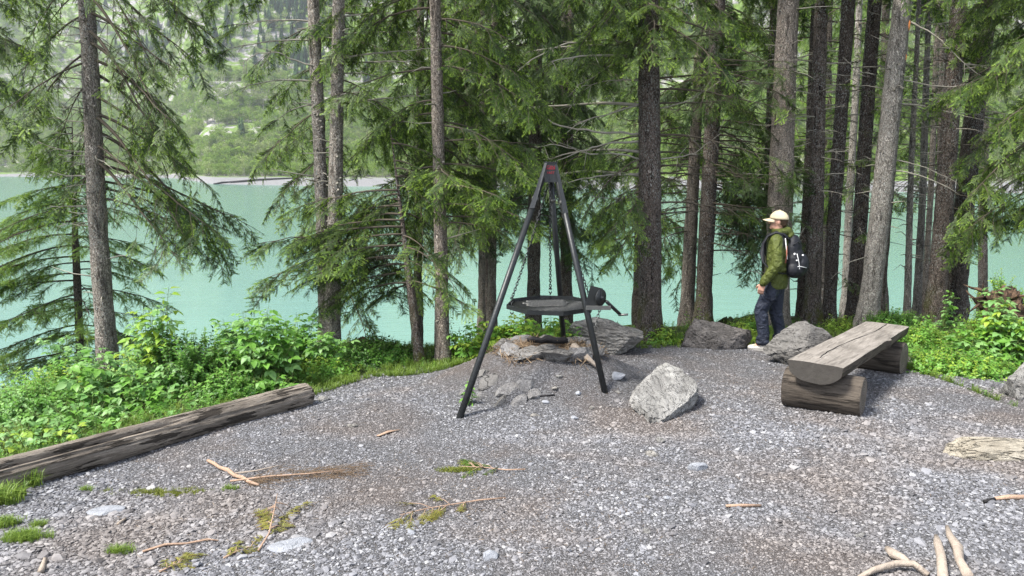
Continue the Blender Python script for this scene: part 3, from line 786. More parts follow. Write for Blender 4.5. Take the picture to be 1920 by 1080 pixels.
# --- trees farther down the bank that fill the gaps with boughs
BG = [(628, 12.5, -.2, 5.2, 1.1, 2.0, SP_MID, 'dense spruce down the bank behind the twin pale trunks', 26),
      (783, 14, 1.0, 5.8, 1.1, 1.9, SP_MID, 'spruce down the bank behind the thin leaning one', 22),
      (826, 14.5, .4, 6, 1.2, 2.0, SP_MID, 'spruce down the bank hidden by the fissured grey trunk', 26),
      (912, 16, .8, 6.5, 1.2, 2.0, SP_DARK, 'dark spruce down the bank left behind the tripod head', 24),
      (1003, 17, .4, 6.5, 1.2, 2.0, SP_DARK, 'dark spruce down the bank right behind the tripod head', 24),
      (1064, 14.5, 1.0, 6, 1.0, 1.7, SP_MID, 'dark spruce down the bank between tripod and speckled trunk', 20),
      (1196, 13, .2, 1.6, .7, 1.1, SP_BRI, 'young bright spruce left of the speckled trunk', 14),
      (1222, 15.5, .3, 6, 1.1, 1.9, SP_MID, 'spruce down the bank right behind the speckled trunk', 24),
      (1325, 15.5, 1.2, 6, 1.1, 1.8, SP_MID, 'spruce down the bank hidden by the trunk pair', 18),
      (1462, 18, 1.2, 7, 1.1, 1.9, SP_BRI, 'bright spruce far down the bank behind the thick trunk', 24),
      (1548, 19, 1.4, 7, 1.2, 2.0, SP_BRI, 'bright spruce far down the bank between the dark trunks', 24),
      (1655, 19, 1.4, 7, 1.2, 2.0, SP_MID, 'spruce far down the bank behind the pale leaning trunk', 22),
      (1762, 17, 1.2, 6.5, 1.1, 1.9, SP_MID, 'spruce far down the bank behind the thick dark pair', 20),
      (1842, 20, 2.2, 8, 1.2, 1.9, SP_MID, 'spruce far down the bank near the right edge', 16)]
for px, Y, za, zb, La, Lb, col, lab, n in BG:
    spruce(lab, px, 560, px + 6, 17, 13, 'bark_dark', [(za, zb, int(n * .85), La, Lb, 0, 180, DR, .2, .55, .85)], Y=Y, ztop=zb + 1.2, near=False, coll=col, group='spruces farther down the bank', seed=px)
spruce('spruce outside the right edge with drooping boughs reaching in', 1985, 560, 2010, 34, 28, 'bark_dark',
       [(1.1, 4.2, 34, 1.0, 1.75, 185, 70, DR, .2, .6, .9), (4.2, 8, 10, 1.4, 2.2, 180, 120, DR, .2, .5, .9)], Y=9.8, near=False, coll=SP_MID)
def dead_limb(root, px_pts, Y, r0, dY=-.4, seed=1, ntw=5):
    r = np.random.default_rng(seed); n = len(px_pts); pts = np.array([P(a, b, Y + dY * i / (n - 1))[:] for i, (a, b) in enumerate(px_pts)]) - np.array(root.location[:])
    t = np.linspace(0, n - 1, n * 4); i = np.minimum(t.astype(int), n - 2); f = (t - i)[:, None]; q = pts[i] * (1 - f) + pts[i + 1] * f
    q[1:-1] = (q[:-2] + q[1:-1] + q[2:]) / 3; q[1:] += r.normal(0, .006, (len(q) - 1, 3))
    g = Geo(); g.tube(q, np.linspace(r0, .003, len(q)), 7, wob=.2, seed=seed)
    for k in range(ntw):
        a = r.integers(len(q) // 4, len(q) - 1); d = (q[a] - q[a - 1]) / np.linalg.norm(q[a] - q[a - 1]) * .7 + r.normal(0, .55, 3); L = r.uniform(.1, .4); d /= np.linalg.norm(d)
        m = q[a] + d * L * .5 + [0, 0, -.02]; g.tube([q[a], m, m + d * L * .5 + [0, 0, -.05 * L]], [.004, .003, .0015], 4)
    g.build('dead_branch', M['dead_wood'], root)
for k, (pp, r0) in enumerate((([(1203, 88), (1140, 72), (1060, 82), (1000, 110), (950, 150), (890, 182)], .016), ([(1203, 122), (1150, 118), (1110, 145), (1080, 162)], .012), ([(1203, 150), (1140, 150), (1090, 162)], .012),
        ([(1203, 250), (1120, 248), (1040, 235), (1000, 205), (985, 180)], .016), ([(1203, 265), (1140, 268), (1090, 282), (1045, 302)], .015), ([(1203, 298), (1160, 288), (1100, 290), (1050, 270), (1000, 275)], .013),
        ([(1203, 325), (1130, 330), (1070, 340), (1050, 343)], .013), ([(1203, 195), (1150, 210), (1090, 228), (1060, 250)], .012), ([(1203, 370), (1150, 372), (1110, 368)], .009), ([(1232, 205), (1290, 190), (1340, 160)], .011), ([(1232, 300), (1300, 290), (1350, 250)], .011))):
    dead_limb(TK, pp, TK.location.y, r0, seed=k + 3)
dead_limb(TW, [(1706, 40), (1760, 70), (1820, 130), (1880, 165)], 10.65, .013, seed=31); dead_limb(TW, [(1695, 150), (1780, 165), (1850, 150), (1905, 128)], 10.65, .010, seed=32); dead_limb(TW, [(1640, 140), (1610, 136), (1595, 128)], 10.65, .008, seed=33)
dead_limb(TL, [(594, 128), (545, 110), (520, 98), (480, 100), (450, 120)], 8.9, .010, seed=34, ntw=9)
# orange scars on the pale leaning trunk
g = Geo()
for z, sx, sz, dx in ((3.62, .035, .10, .10), (3.2, .02, .07, .105)):
    q = P(1694, 0, 10.7); x = q.x + (z - q.z) * (q.x - P(1626, 606, 10.7).x) / (q.z - P(1626, 606, 10.7).z)
    g.ell((x + dx - .02 - TW.location.x, -.055, z - TW.location.z), (sx * .6, .035, sz * .8))
g.build('bark_scar', M['orange_wood'], TW)

# ================================================================== SWIVEL GRILL TRIPOD
fL, fR = G(862, 783), G(1134, 735)
fB = P(1060, 645, 8.45); fB.z = gzf(fB.x, fB.y)
apex = P(1032, 322, 7.3)
def local(root, v): return Vector(v) - root.location
def chain(g, p0, p1, link=.042, r=.0045, sag=0.0):
    p0 = Vector(p0); p1 = Vector(p1); L = (p1 - p0).length; n = max(2, int(L / (link * .72)))
    out = []
    for i in range(n):
        a = i / n; b = (i + 1) / n
        q0 = p0.lerp(p1, a) + Vector((0, 0, -sag * 4 * a * (1 - a))); q1 = p0.lerp(p1, b) + Vector((0, 0, -sag * 4 * b * (1 - b)))
        c = (q0 + q1) / 2; d = (q1 - q0).normalized(); s = d.cross(Vector((.3, 1, .1))).normalized()
        if i % 2: s = d.cross(s)
        pts = [c + d * math.cos(t) * link * .5 + s * math.sin(t) * link * .27 for t in np.linspace(0, 2 * math.pi, 9)]
        g.tube(pts, r, 4, cap=False)
def build_grill():
    root = empty('tripod_grill', ((fL + fR + fB) / 3)[:]); root.location.z = gzf(root.location.x, root.location.y)
    tag(root, 'black steel tripod with hanging octagonal grill grate and crank winch over the stone mound', 'grill')
    ap = local(root, apex)
    feet = [local(root, f) for f in (fL, fR, fB)]
    for f, off in zip(feet, ((-.055, 0, 0), (.055, 0, 0), (.0, .05, 0))):
        top = ap + Vector(off) + Vector((0, 0, -.0)); d = (f - top).normalized()
        g = Geo(); g.tube([top + d * .02, top.lerp(f, .5) + d.cross(Vector((0, 0, 1))) * .002, f + d * .12], .029, 14, wob=.03)
        leg = g.build('leg', M['steel'], root)
        g = Geo(); c = top + d * .30; g.tube([c - d * .004, c + d * .03], .0335, 14)
        g.build('collar', M['steel_worn'], leg)
    # head: three plates folded round the leg tops
    g = Geo()
    for a0 in (0, 1, 2):
        pass
    zt = .085; zb = -.10
    ring_t = [Vector((-.058, -.045, zt)), Vector((.058, -.045, zt)), Vector((.050, .05, zt)), Vector((-.050, .05, zt))]
    ring_b = [Vector((-.068, -.055, zb)), Vector((.068, -.055, zb)), Vector((.060, .06, zb)), Vector((-.060, .06, zb))]
    V = [ap + v for v in ring_t + ring_b]
    g.add([v[:] for v in V], [(0, 1, 5, 4), (1, 2, 6, 5), (2, 3, 7, 6), (3, 0, 4, 7), (3, 2, 1, 0)])
    hd = g.build('head_plate', M['steel'], root, smooth=False)
    md = hd.modifiers.new('solid', 'SOLIDIFY'); md.thickness = .006; md.offset = -1
    g = Geo(); g.box((ap + Vector((0, 0, zt + .006)))[:], (.066, .058, .005)); g.build('top_plate', M['steel'], hd, smooth=False)
    for sg in (-1, 1):      # side gussets following the legs
        g = Geo()
        A = ap + Vector((sg * .060, -.047, zt)); B = ap + Vector((sg * .035, -.050, zt)); f = feet[0 if sg < 0 else 1]; d = (f - ap).normalized()
        p1 = ap + Vector((sg * .055, 0, 0)) + d * .42 + Vector((sg * .018, -.03, 0)); p2 = ap + Vector((sg * .055, 0, 0)) + d * .42 + Vector((-sg * .03, -.03, 0))
        g.add([A[:], B[:], p2[:], p1[:]], [(0, 1, 2, 3)])
        q = g.build('gusset', M['steel'], root, smooth=False); md = q.modifiers.new('solid', 'SOLIDIFY'); md.thickness = .008
    # print on the head plate
    for txt, z, sz in (('GIN', .034, .048), ('FAST', -.012, .033)):
        c = bpy.data.curves.new('lettering', 'FONT'); c.body = txt; c.size = sz; c.align_x = 'CENTER'; c.extrude = .0006; c.materials.append(M['red'])
        to = bpy.data.objects.new('tmp_text', c); me = bpy.data.meshes.new_from_object(to); bpy.data.objects.remove(to)
        o = bpy.data.objects.new('lettering', me); C.objects.link(o); o.parent = hd; o['kind'] = 'stuff'
        o.location = ap + Vector((0, -.0535 - (zt - z) * .05, z - .008)); o.rotation_euler = (R(90 + 3), 0, R(2))
    g = Geo(); g.box((ap + Vector((0, -.0555, .026)))[:], (.040, .0008, .0022)); g.build('print_line', M['red'], hd, smooth=False)
    # grate
    gc = local(root, P(1033, 572, 7.30)); rr = .445
    corners = [gc + Vector((rr * math.cos(R(a)), rr * math.sin(R(a)), 0)) for a in np.arange(8) * 45 + 12]
    gt = None
    rim = Geo()
    for i in range(8):
        a, b = corners[i], corners[(i + 1) % 8]; d = (b - a).normalized(); n = Vector((d.y, -d.x, 0))
        V = []
        for p in (a - d * .004, b + d * .004):
            for o_, z in ((.006, -.020), (.006, .022), (-.006, .022), (-.006, -.020)): V.append((p + n * o_ + Vector((0, 0, z)))[:])
        rim.add(V, [(0, 1, 5, 4), (1, 2, 6, 5), (2, 3, 7, 6), (3, 0, 4, 7), (0, 3, 2, 1), (4, 5, 6, 7)])
    gt = rim.build('grate_rim', M['steel'], root, smooth=False)
    ca, sa = math.cos(R(12)), math.sin(R(12))
    ap8 = rr * math.cos(R(22.5))
    for x in np.linspace(-ap8 + .03, ap8 - .03, 22):
        lim = min(ap8, (ap8 * math.sqrt(2) - abs(x)))
        a = R(12 + 22.5 + 10); dx = Vector((math.cos(a), math.sin(a), 0)); dy = Vector((-dx.y, dx.x, 0))
        p = gc + dx * x; g = Geo(); lim2 = math.sqrt(max(.0, (rr * .95) ** 2 - x * x))
        g.tube([p - dy * lim2 + Vector((0, 0, -.012)), p + dy * lim2 + Vector((0, 0, -.012))], .006, 6)
        g.build('grate_bar', M['steel'], gt)
    # expanded mesh sheet lying on the bars
    g = Geo(); st = .017; mc_ = gc + Vector((-.04, .10, .003))
    for k in range(-16, 17):
        for sgn in (1, -1):
            pts = []
            for j in np.linspace(-.24, .24, 14):
                x = j; y = k * st + sgn * j * .6
                if abs(y) < .20 and abs(x) < .25 - abs(y) * .3: pts.append((mc_ + Vector((x, y * .9, .0006 * sgn + .004 * math.sin(j * 9))))[:])
            if len(pts) > 1: g.tube(pts, .0014, 4)
    g.build('mesh_sheet', M['steel_worn'], root)['kind'] = 'stuff'
    # three hanging chains with a shackle
    ct = ap + Vector((-.02, -.0, -.12))
    for az, top in ((200, ct), (-28, ap + Vector((.03, 0, -.12))), (88, ap + Vector((0, .03, -.12)))):
        c = gc + Vector((rr * .93 * math.cos(R(az)), rr * .93 * math.sin(R(az)), .03))
        if az == -28: c = c + Vector((0, 0, .02))
        g = Geo(); chain(g, top, c + Vector((0, 0, .06)), sag=.03 if az == 200 else .01)
        ch = g.build('chain', M['steel'], root)
        g = Geo(); chain(g, c + Vector((0, 0, .075)), c + Vector((0, 0, -.09)), link=.06, r=.0065); g.build('shackle', M['steel'], ch)
    # bracket, drum, crank on the right leg
    f = feet[1]; d = (f - ap).normalized(); k = ((P(1098, 560, 7.12).z - apex.z) / (fR.z - apex.z)); w0 = ap + Vector((.055, 0, 0)) + (f - ap) * k
    g = Geo(); g.box((w0 + Vector((.045, -.035, .06)))[:], (.06, .004, .10), Matrix.Rotation(R(14), 3, 'Y')); wh = g.build('winch_bracket', M['steel'], root, smooth=False)
    g = Geo(); dc = w0 + Vector((.085, 0, .055)); ax = Vector((.72, -.69, 0))
    g.tube([dc - ax * .045, dc - ax * .038], .080, 24); g.tube([dc - ax * .038, dc + ax * .032], .042, 20); g.tube([dc + ax * .032, dc + ax * .039], .080, 24); g.tube([dc - ax * .05, dc + ax * .07], .014, 8)
    for q in range(5): g.tube([dc + ax * (-.035 + q * .015) + (Vector((0, 0, 1)) * math.cos(t) + ax.cross(Vector((0, 0, 1))) * math.sin(t)) * 0.048 for t in np.linspace(0, 6.28, 20)], .005, 4)
    g.build('winch_drum', M['steel'], root)
    g = Geo(); g.box((w0 + Vector((.085, -.06, -.035)))[:], (.115, .02, .017)); g.build('grate_bracket', M['steel_worn'], root, smooth=False)
    g = Geo(); e = local(root, P(1163, 590, 7.0)); g0 = dc + ax * .06 + Vector((.03, 0, -.03)); dd = (e - g0)
    g.tube([g0, g0 + dd * .5, e], .024, 8, flat=.6)
    cr = g.build('crank_arm', M['steel'], root)
    g = Geo(); g.tube([e + Vector((-.02, -.02, 0)), e + Vector((.065, -.05, .012))], .011, 8); g.build('crank_handle', M['steel_worn'], cr)
    g = Geo(); chain(g, w0 + Vector((.10, -.06, -.04)), w0 + Vector((.06, -.06, -.22)), sag=0); g.build('chain', M['steel_worn'], root)
    g = Geo(); q = w0 + Vector((.03, -.0, -.2))
    for a in range(2): g.tube([q + d * a * .012 + Vector((.036 * math.cos(t), .036 * math.sin(t), 0)) for t in np.linspace(0, 6.28, 14)], .004, 4)
    g.build('wire_loop', M['steel_worn'], root)
    return root
build_grill()

# ================================================================== ROCKS
def rock_geo(dims, seed, nplanes=14, strata=.04, strata_dir=(0, .2, 1), rough=.035, sub=5, cut=(.5, .82), flat_bottom=.35, strata_n=7, post=None):
    bm = bmesh.new(); bmesh.ops.create_icosphere(bm, subdivisions=sub, radius=1.0)
    r = np.random.default_rng(seed)
    V = np.array([v.co[:] for v in bm.verts]); F = [[v.index for v in f.verts] for f in bm.faces]; bm.free()
    P_ = r.normal(size=(nplanes, 3)); P_ /= np.linalg.norm(P_, axis=1)[:, None]; D = r.uniform(cut[0], cut[1], nplanes)
    for p, d in zip(P_, D):
        t = V @ p; over = t > d; V[over] -= (t[over] - d)[:, None] * p * .94
    V[:, 2] = np.where(V[:, 2] < -flat_bottom, -flat_bottom + (V[:, 2] + flat_bottom) * .15, V[:, 2])
    sdv = np.array(strata_dir, float); sdv /= np.linalg.norm(sdv)
    off = Vector(r.uniform(0, 50, 3))
    N1 = np.array([noise.fractal(Vector(v) * 1.8 + off, 1.0, 2.1, 5) for v in V]); N2 = np.array([noise.noise(Vector(v) * 7 + off) for v in V])
    tt = (V @ sdv) * strata_n + N1 * 1.2
    st = np.abs((tt % 1) - .5) * 2; st = np.minimum(st * 2.2, 1)
    nrm = V / np.linalg.norm(V, axis=1)[:, None]
    V = V + nrm * (N1 * rough * 2 + N2 * rough * .5 + (st - 1) * strata)[:, None]
    V[:, 2] -= V[:, 2].min()
    V[:, :2] /= np.abs(V[:, :2]).max(0); V[:, 2] /= V[:, 2].max()
    if post: V = post(V)
    return V * np.array([dims[0] / 2, dims[1] / 2, dims[2]]), F
def rock(name, label, mat, px, py, dims, rz=0, seed=1, sink=.04, cat='boulder', group=None, tilt=(0, 0), smooth=True, at=None, **kw):
    V, F = rock_geo(dims, seed, **kw)
    o = mk(name, V, F, M[mat], smooth=smooth)
    b = G(px, py) if at is None else Vector(at)
    cyb = b.y + dims[1] * .42
    cxb = b.x * (cyb / b.y)
    o.location = (cxb, cyb, gzf(cxb, cyb) - sink); o.rotation_euler = (tilt[0], tilt[1], rz)
    if smooth:
        try: o.data.set_sharp_from_angle(angle=R(28))
        except Exception: pass
    return tag(o, label, cat, group)
rock('boulder', 'large layered grey boulder just behind the right leg of the tripod', 'rock_grey', 1140, 664, (1.0, .66, .47), .05, 11, nplanes=16, strata=.05, strata_dir=(.25, .2, 1), at=(1.13, 8.75, 0), sink=.02)
rock('boulder', 'dark cracked boulder between the speckled trunk and the man', 'rock_dark', 1338, 655, (.94, .6, .38), -.05, 6, nplanes=14, strata=.05, strata_dir=(.6, .1, .6))
rock('boulder', 'dark slate boulder with a smooth rounded left face behind the bench', 'rock_slate', 1512, 692, (.95, .7, .52), .2, 24, nplanes=12, strata=.04, strata_dir=(.2, .5, 1), strata_n=5)
def slab_shape(V):
    y = V[:, 1]; W_ = V.copy(); V = V.copy(); V[:, 2] = np.where(V[:, 2] > .55, .55 + (V[:, 2] - .55) * .22, V[:, 2]) / .65
    W_[:, 2] = V[:, 2] * (.55 + .45 * np.clip((y + 1) / 1.6, 0, 1)); W_[:, 0] = V[:, 0] * (.86 + .16 * y) + .62 * y + .10 * np.clip(V[:, 2], 0, 1)
    return W_
rock('boulder', 'pale fissured slab of rock lying on the gravel right of the tripod', 'rock_white', 1240, 787, (.74, 1.42, .27), -.04, 29, nplanes=13, strata=.05, strata_dir=(1, .3, .3), rough=.04, strata_n=8, sink=.03, cut=(.55, .85), post=slab_shape)
rock('boulder', 'light upright rock cut off by the right edge beside the green plants', 'rock_white', 1925, 752, (.62, .5, .44), .3, 31, nplanes=8, strata=.05, strata_dir=(.8, .1, .5))
rock('flat_rock', 'long low beige slab half buried in gravel near the right edge', 'rock_beige', 1862, 864, (.72, .26, .17), -.06, 14, nplanes=6, strata=.07, strata_dir=(.05, 1, .9), strata_n=4, sink=.03, cat='rock', rough=.03, cut=(.7, .95))
rock('flat_rock', 'low grey slab flush with the gravel in front of the right hand plants', 'rock_grey', 1778, 694, (.42, .3, .07), 0, 41, sink=.02, cat='rock')
rock('flat_rock', 'smooth flat bluish stone lying in the gravel below the left log', 'rock_flat', 200, 968, (.22, .15, .035), .2, 3, nplanes=4, strata=.0, rough=.02, sub=4, sink=.012, cat='stone')
rock('flat_rock', 'pale rough slab set in the gravel near the bottom centre left', 'rock_flat', 545, 1032, (.24, .15, .03), .3, 19, nplanes=5, strata=.02, sub=4, sink=.01, cat='stone')
rock('rust_rock', 'rusty brown rock peeping out behind the twin pale trunks', 'rock_red', 660, 655, (.36, .3, .26), 0, 9, at=(-1.95, 9.1, 0), cat='rock', sub=4)

# ================================================================== FIRE MOUND
def build_pit():
    root = empty('fire_pit', (MC[0], MC[1], gzf(*MC)))
    tag(root, 'low hearth of flat stones on top of the gravel mound under the grill', 'fire pit')
    r = random.Random(4)
    spots = [(-.36, -.22, .20, .13, .11), (-.18, -.38, .21, .15, .10), (.06, -.42, .22, .14, .09), (.29, -.34, .21, .13, .10), (.44, -.16, .16, .12, .10), (-.04, -.30, .20, .12, .13), (.45, .08, .15, .12, .09), (.30, .30, .18, .12, .10), (0, .40, .2, .12, .1), (-.28, .28, .18, .13, .1), (-.46, .02, .16, .12, .1)]
    for i, (x, y, a, b, h) in enumerate(spots):
        V, F = rock_geo((a * 2, b * 2, h * 1.3), 60 + i, nplanes=14, strata=.05, rough=.04, sub=4, cut=(.42, .75))
        o = mk('stone', V, F, M['rock_slate' if i % 3 else 'rock_slab'], root); o.data.set_sharp_from_angle(angle=R(28))
        o.location = (x, y, gzf(MC[0] + x, MC[1] + y) - root.location.z - .03); o.rotation_euler = (r.uniform(-.15, .15), r.uniform(-.15, .15), math.atan2(y, x) + 1.57 + r.uniform(-.3, .3))
    # tilted slabs half set into the left flank of the mound
    for i, (px, py, a, b, rz) in enumerate([(918, 716, .30, .16, .9), (950, 730, .34, .15, .95), (985, 722, .26, .17, .7), (935, 755, .26, .12, 1.0), (975, 752, .22, .13, .8), (900, 745, .20, .10, 1.1), (905, 700, .22, .14, .5), (1000, 740, .18, .12, .9), (870, 735, .2, .08, .8)]):
        p = G(px, py); V, F = rock_geo((a, b, .075), 80 + i, nplanes=10, strata=.03, sub=3, rough=.04, cut=(.5, .8))
        o = mk('stone', V, F, M['rock_slab' if i % 3 else 'rock_slate'], root); o.data.set_sharp_from_angle(angle=R(25)); o.location = p - root.location + Vector((0, 0, -.03)); o.rotation_euler = (R(22), R(-20), rz)
    return root
build_pit()
def stick(name, label, cat, pts, rad, mat, wob=.15, k=8, seed=1, group=None, kids=None, flat=None):
    b = Vector(pts[0]); g = Geo(); g.tube([Vector(p) - b for p in pts], rad, k, wob=wob, seed=seed, flat=flat)
    o = g.build(name, M[mat]); o.location = b; tag(o, label, cat, group)
    return o
def gp(px, py, h=0.0):
    p = G(px, py); p.z += h; return p
q0 = Vector((.16, 7.62, gzf(.2, 7.6) + .075)); q1 = Vector((.58, 7.55, gzf(.5, 7.5) + .08))
stick('charred_log', 'blackened log lying across the back of the stone hearth', 'log', [q0, q0.lerp(q1, .15) + Vector((0, 0, .01)), q0.lerp(q1, .35) + Vector((0, 0, -.008)), q0.lerp(q1, .5) + Vector((0, .01, .012)), q0.lerp(q1, .72) + Vector((0, .01, -.005)), q0.lerp(q1, .9), q1], [.018, .034, .030, .040, .033, .036, .02], 'char', .55, 14)
stick('bleached_stick', 'pale split piece of wood leaning on the hearth beside the right tripod leg', 'stick', [Vector((.60, 7.15, gzf(.6, 7.15) + .10)), Vector((.72, 7.02, gzf(.72, 7.02) + .07)), Vector((.86, 6.95, gzf(.86, 6.95) + .02))], [.035, .03, .012], 'drift', .4)
stick('dark_stick', 'short black stick on the near slope of the mound', 'stick', [gp(1012, 744, .008), gp(1040, 742, .008)], [.009, .007], 'char')
cob = [(1003, 782, .075, 'round pale cobble at the foot of the mound'), (1085, 741, .07, 'flat pale cobble left of the right tripod foot'), (1159, 738, .055, 'white cobble right of the right tripod foot'), (1108, 768, .06, 'whitish stone in front of the right tripod foot'), (1078, 787, .07, 'low stone between mound and fissured slab'),
       (1048, 710, .06, 'white stone on the slope under the hearth'), (1040, 733, .075, 'angular grey stone low on the mound'), (1022, 758, .07, 'pale flat stone left of the black stick end'), (606, 752, .11, 'dark stone beside the broken end of the log'), (1222, 856, .09, 'white flat stone on the gravel below the fissured slab'),
       (1308, 884, .13, 'pale blue flat stone left of centre right gravel'), (1240, 830, .09, 'grey stone below the pale slab'), (662, 802, .08, 'pale stone near the rusty stick'), (918, 1052, .10, 'white rough stone near the bottom centre'), (1212, 1000, .05, 'small rounded light stone at the lower middle'), (880, 1005, .0, ''), (770, 1003, .05, 'blue grey pebble under the fallen fir twig'),
       (1612, 1008, .06, 'dark pebble left of the bleached roots'), (1215, 935, .05, 'bluish pebble on the gravel in the middle right'), (1250, 936, .045, 'second bluish pebble just right of the other'), (1158, 712, .16, 'thin grey flake of slate against the right flank of the mound')]
for i, (px, py, sz, lab) in enumerate(cob):
    if sz <= 0: continue
    rock('stone', lab, ['rock_grey', 'rock_flat', 'rock_white'][i % 3] if sz < .12 else 'rock_flat', px, py, (sz * 1.15, sz * .85, sz * .42), i * 1.3, 100 + i, sub=3, nplanes=7, strata=.02, sink=sz * .08, cat='stone', group='loose stones on the gravel')

# ================================================================== BENCH
def build_bench():
    a = P(1528, 684, 6.12); b = P(1664, 600, 8.25)
    a.z = gzf(a.x, a.y) + .455; b.z = gzf(b.x, b.y) + .475
    d = b - a; L = d.length; rz = math.atan2(d.y, d.x); pit = math.atan2(d.z, math.hypot(d.x, d.y))
    root = empty('log_bench', a[:], rz); tag(root, 'rustic bench of a split log resting on two short round logs', 'bench')
    hw = .225; dep = .155
    n = 70; k = 26; V = []; MI = []; F = []
    rn = random.Random(3)
    for i in range(n):
        x = L * i / (n - 1); u = Vector((x * 1.2, 3.3, 0))
        wv = 1 + .05 * noise.noise(Vector((x * 1.5, 0, 5))) - (.10 * math.exp(-((x - L * .66) / .1) ** 2) * 0)
        for j in range(k):
            if j <= 12: t = j / 12; y = hw * (1 - 2 * t); z = .004 * noise.noise(Vector((x * 3, y * 8, 1))) - .006 * (abs(2 * t - 1) ** 6)
            else:
                th = math.pi * (j - 12) / (k - 12); y = -hw * math.cos(th); z = -dep * math.sin(th) ** .72 - .02
                q = noise.fractal(Vector((x * .9, y * 6, z * 6)), 1, 2, 4) * .018; y += q * math.cos(th); z -= q
            if j > 12 and abs(x - L * .64) < .12 and y < 0: pass
            knot = .035 * math.exp(-((x - L * .62) / .06) ** 2 - ((y + hw) / .05) ** 2)
            V.append((x + .012 * noise.noise(Vector((y * 9, z * 9, i / n))) * (1 if i in (0, n - 1) else 0), y * wv - knot, z))
    for i in range(n - 1):
        for j in range(k):
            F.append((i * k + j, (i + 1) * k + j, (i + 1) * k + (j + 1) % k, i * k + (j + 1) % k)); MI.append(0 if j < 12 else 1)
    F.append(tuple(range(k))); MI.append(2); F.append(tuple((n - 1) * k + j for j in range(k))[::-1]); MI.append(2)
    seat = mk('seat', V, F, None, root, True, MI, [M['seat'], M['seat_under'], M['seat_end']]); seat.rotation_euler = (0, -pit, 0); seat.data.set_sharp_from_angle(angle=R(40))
    g = Geo()   # the long drying crack, a thin strip on top, its inner shade painted black
    pts = [(x, .02 + .035 * math.sin(x * 2.1) + .012 * noise.noise(Vector((x * 6, 0, 0))), .0005) for x in np.linspace(.25, L - .05, 60)]
    g.tube(pts, .0035 + .003 * np.abs(np.sin(np.linspace(0, 9, 60))), 5, flat=.6); ck = g.build('crack', M['char'], seat); ck['kind'] = 'stuff'
    for f, ln in ((.09, .64), (.86, .64)):
        sg = Geo(); n2 = 34; kk = 30; rr = .175
        px_ = np.linspace(-ln / 2, ln / 2, n2); R_ = np.zeros((n2, kk)); V = []
        for i, y in enumerate(px_):
            for j in range(kk):
                th = 2 * math.pi * j / kk
                q = rr * (1 + .05 * noise.fractal(Vector((y * 1.2, math.cos(th) * 2.2, math.sin(th) * 2.2 + f * 9)), 1, 2, 4) + .022 * noise.noise(Vector((y * .6, math.cos(th) * 9, math.sin(th) * 9))))
                if i in (0, n2 - 1): q *= .965
                V.append((math.cos(th) * q, y, math.sin(th) * q))
        F = [(i * kk + j, i * kk + (j + 1) % kk, (i + 1) * kk + (j + 1) % kk, (i + 1) * kk + j) for i in range(n2 - 1) for j in range(kk)]
        MI = [0] * len(F); F += [tuple(range(kk))[::-1], tuple((n2 - 1) * kk + j for j in range(kk))]; MI += [1, 1]
        o = mk('support_log', V, F, None, root, True, MI, [M['support'], M['rings']]); o.data.set_sharp_from_angle(angle=R(40))
        wx = a + d * f; gg = gzf(wx.x, wx.y)
        o.location = (L * f, -.02 if f < .5 else .05, gg + rr * .93 - a.z); o.rotation_euler = (0, R(f * 170), R(4 if f < .5 else -3))
    return root
M['seat_end'] = m_plain('bench_end_grain', (.05, .045, .04), .85, .2, var=.35, scale=16, bump=.5)
M['support'] = m_wood('bench_support_wood', (.035, .028, .023), (.135, .112, .09), 'Y', .9, .5, .8)
M['rings'] = m_rings('log_end_grain', (.075, .062, .05), (.19, .16, .135), axis=1, scale=45)
build_bench()

# ================================================================== FALLEN LOG ON THE LEFT
def build_log():
    A = gp(-150, 962); B = gp(574, 756); r0 = .115
    A.z += r0 * .75; B.z += r0 * .7
    d = B - A; L = d.length
    root_rot = d.to_track_quat('X', 'Z').to_euler()
    n = 150; k = 56; V = []
    for i in range(n):
        x = L * i / (n - 1); s = i / (n - 1)
        for j in range(k):
            th = 2 * math.pi * j / k
            rr = r0 * (1.02 - .06 * s) * (1 + .07 * noise.noise(Vector((x * .8, math.cos(th), math.sin(th)))))
            g1 = noise.noise(Vector((x * .35, math.cos(th) * 7, math.sin(th) * 7))); g2 = noise.noise(Vector((x * .9, math.cos(th) * 15, math.sin(th) * 15)))
            rr += -.014 * max(0, g1) ** .7 - .007 * abs(g2) + .003 * noise.noise(Vector((x * 12, th * 9, 0)))
            # long rotten split along the upper back side
            c = R(118) + .12 * math.sin(x * 1.7); dlt = (th - c + math.pi) % (2 * math.pi) - math.pi
            amp = max(0, min(1, (.62 - s) * 6)) * (.75 + .5 * noise.noise(Vector((x * 3, 7, 0))))
            rr -= .05 * amp * math.exp(-(dlt / .20) ** 2)
            c2 = R(60) + .1 * math.sin(x * 2.3 + 1); d2 = (th - c2 + math.pi) % (2 * math.pi) - math.pi
            rr -= .012 * math.exp(-(d2 / .05) ** 2) * (.5 + .5 * math.sin(x * 2 + 1))
            xx = x
            if s > .97: xx = x + .05 * noise.noise(Vector((math.cos(th) * 5, math.sin(th) * 5, 3))) 
            V.append((xx, -math.cos(th) * rr * -1, math.sin(th) * rr))
    F = [(i * k + j, (i + 1) * k + j, (i + 1) * k + (j + 1) % k, i * k + (j + 1) % k) for i in range(n - 1) for j in range(k)]
    F += [tuple(range(k)), tuple((n - 1) * k + j for j in range(k))[::-1]]
    o = mk('fallen_log', V, F, M['log'], smooth=True); o.location = A; o.rotation_euler = root_rot; o.data.set_sharp_from_angle(angle=R(35))
    tag(o, 'long weathered grey log edging the gravel at the left', 'log')
build_log()

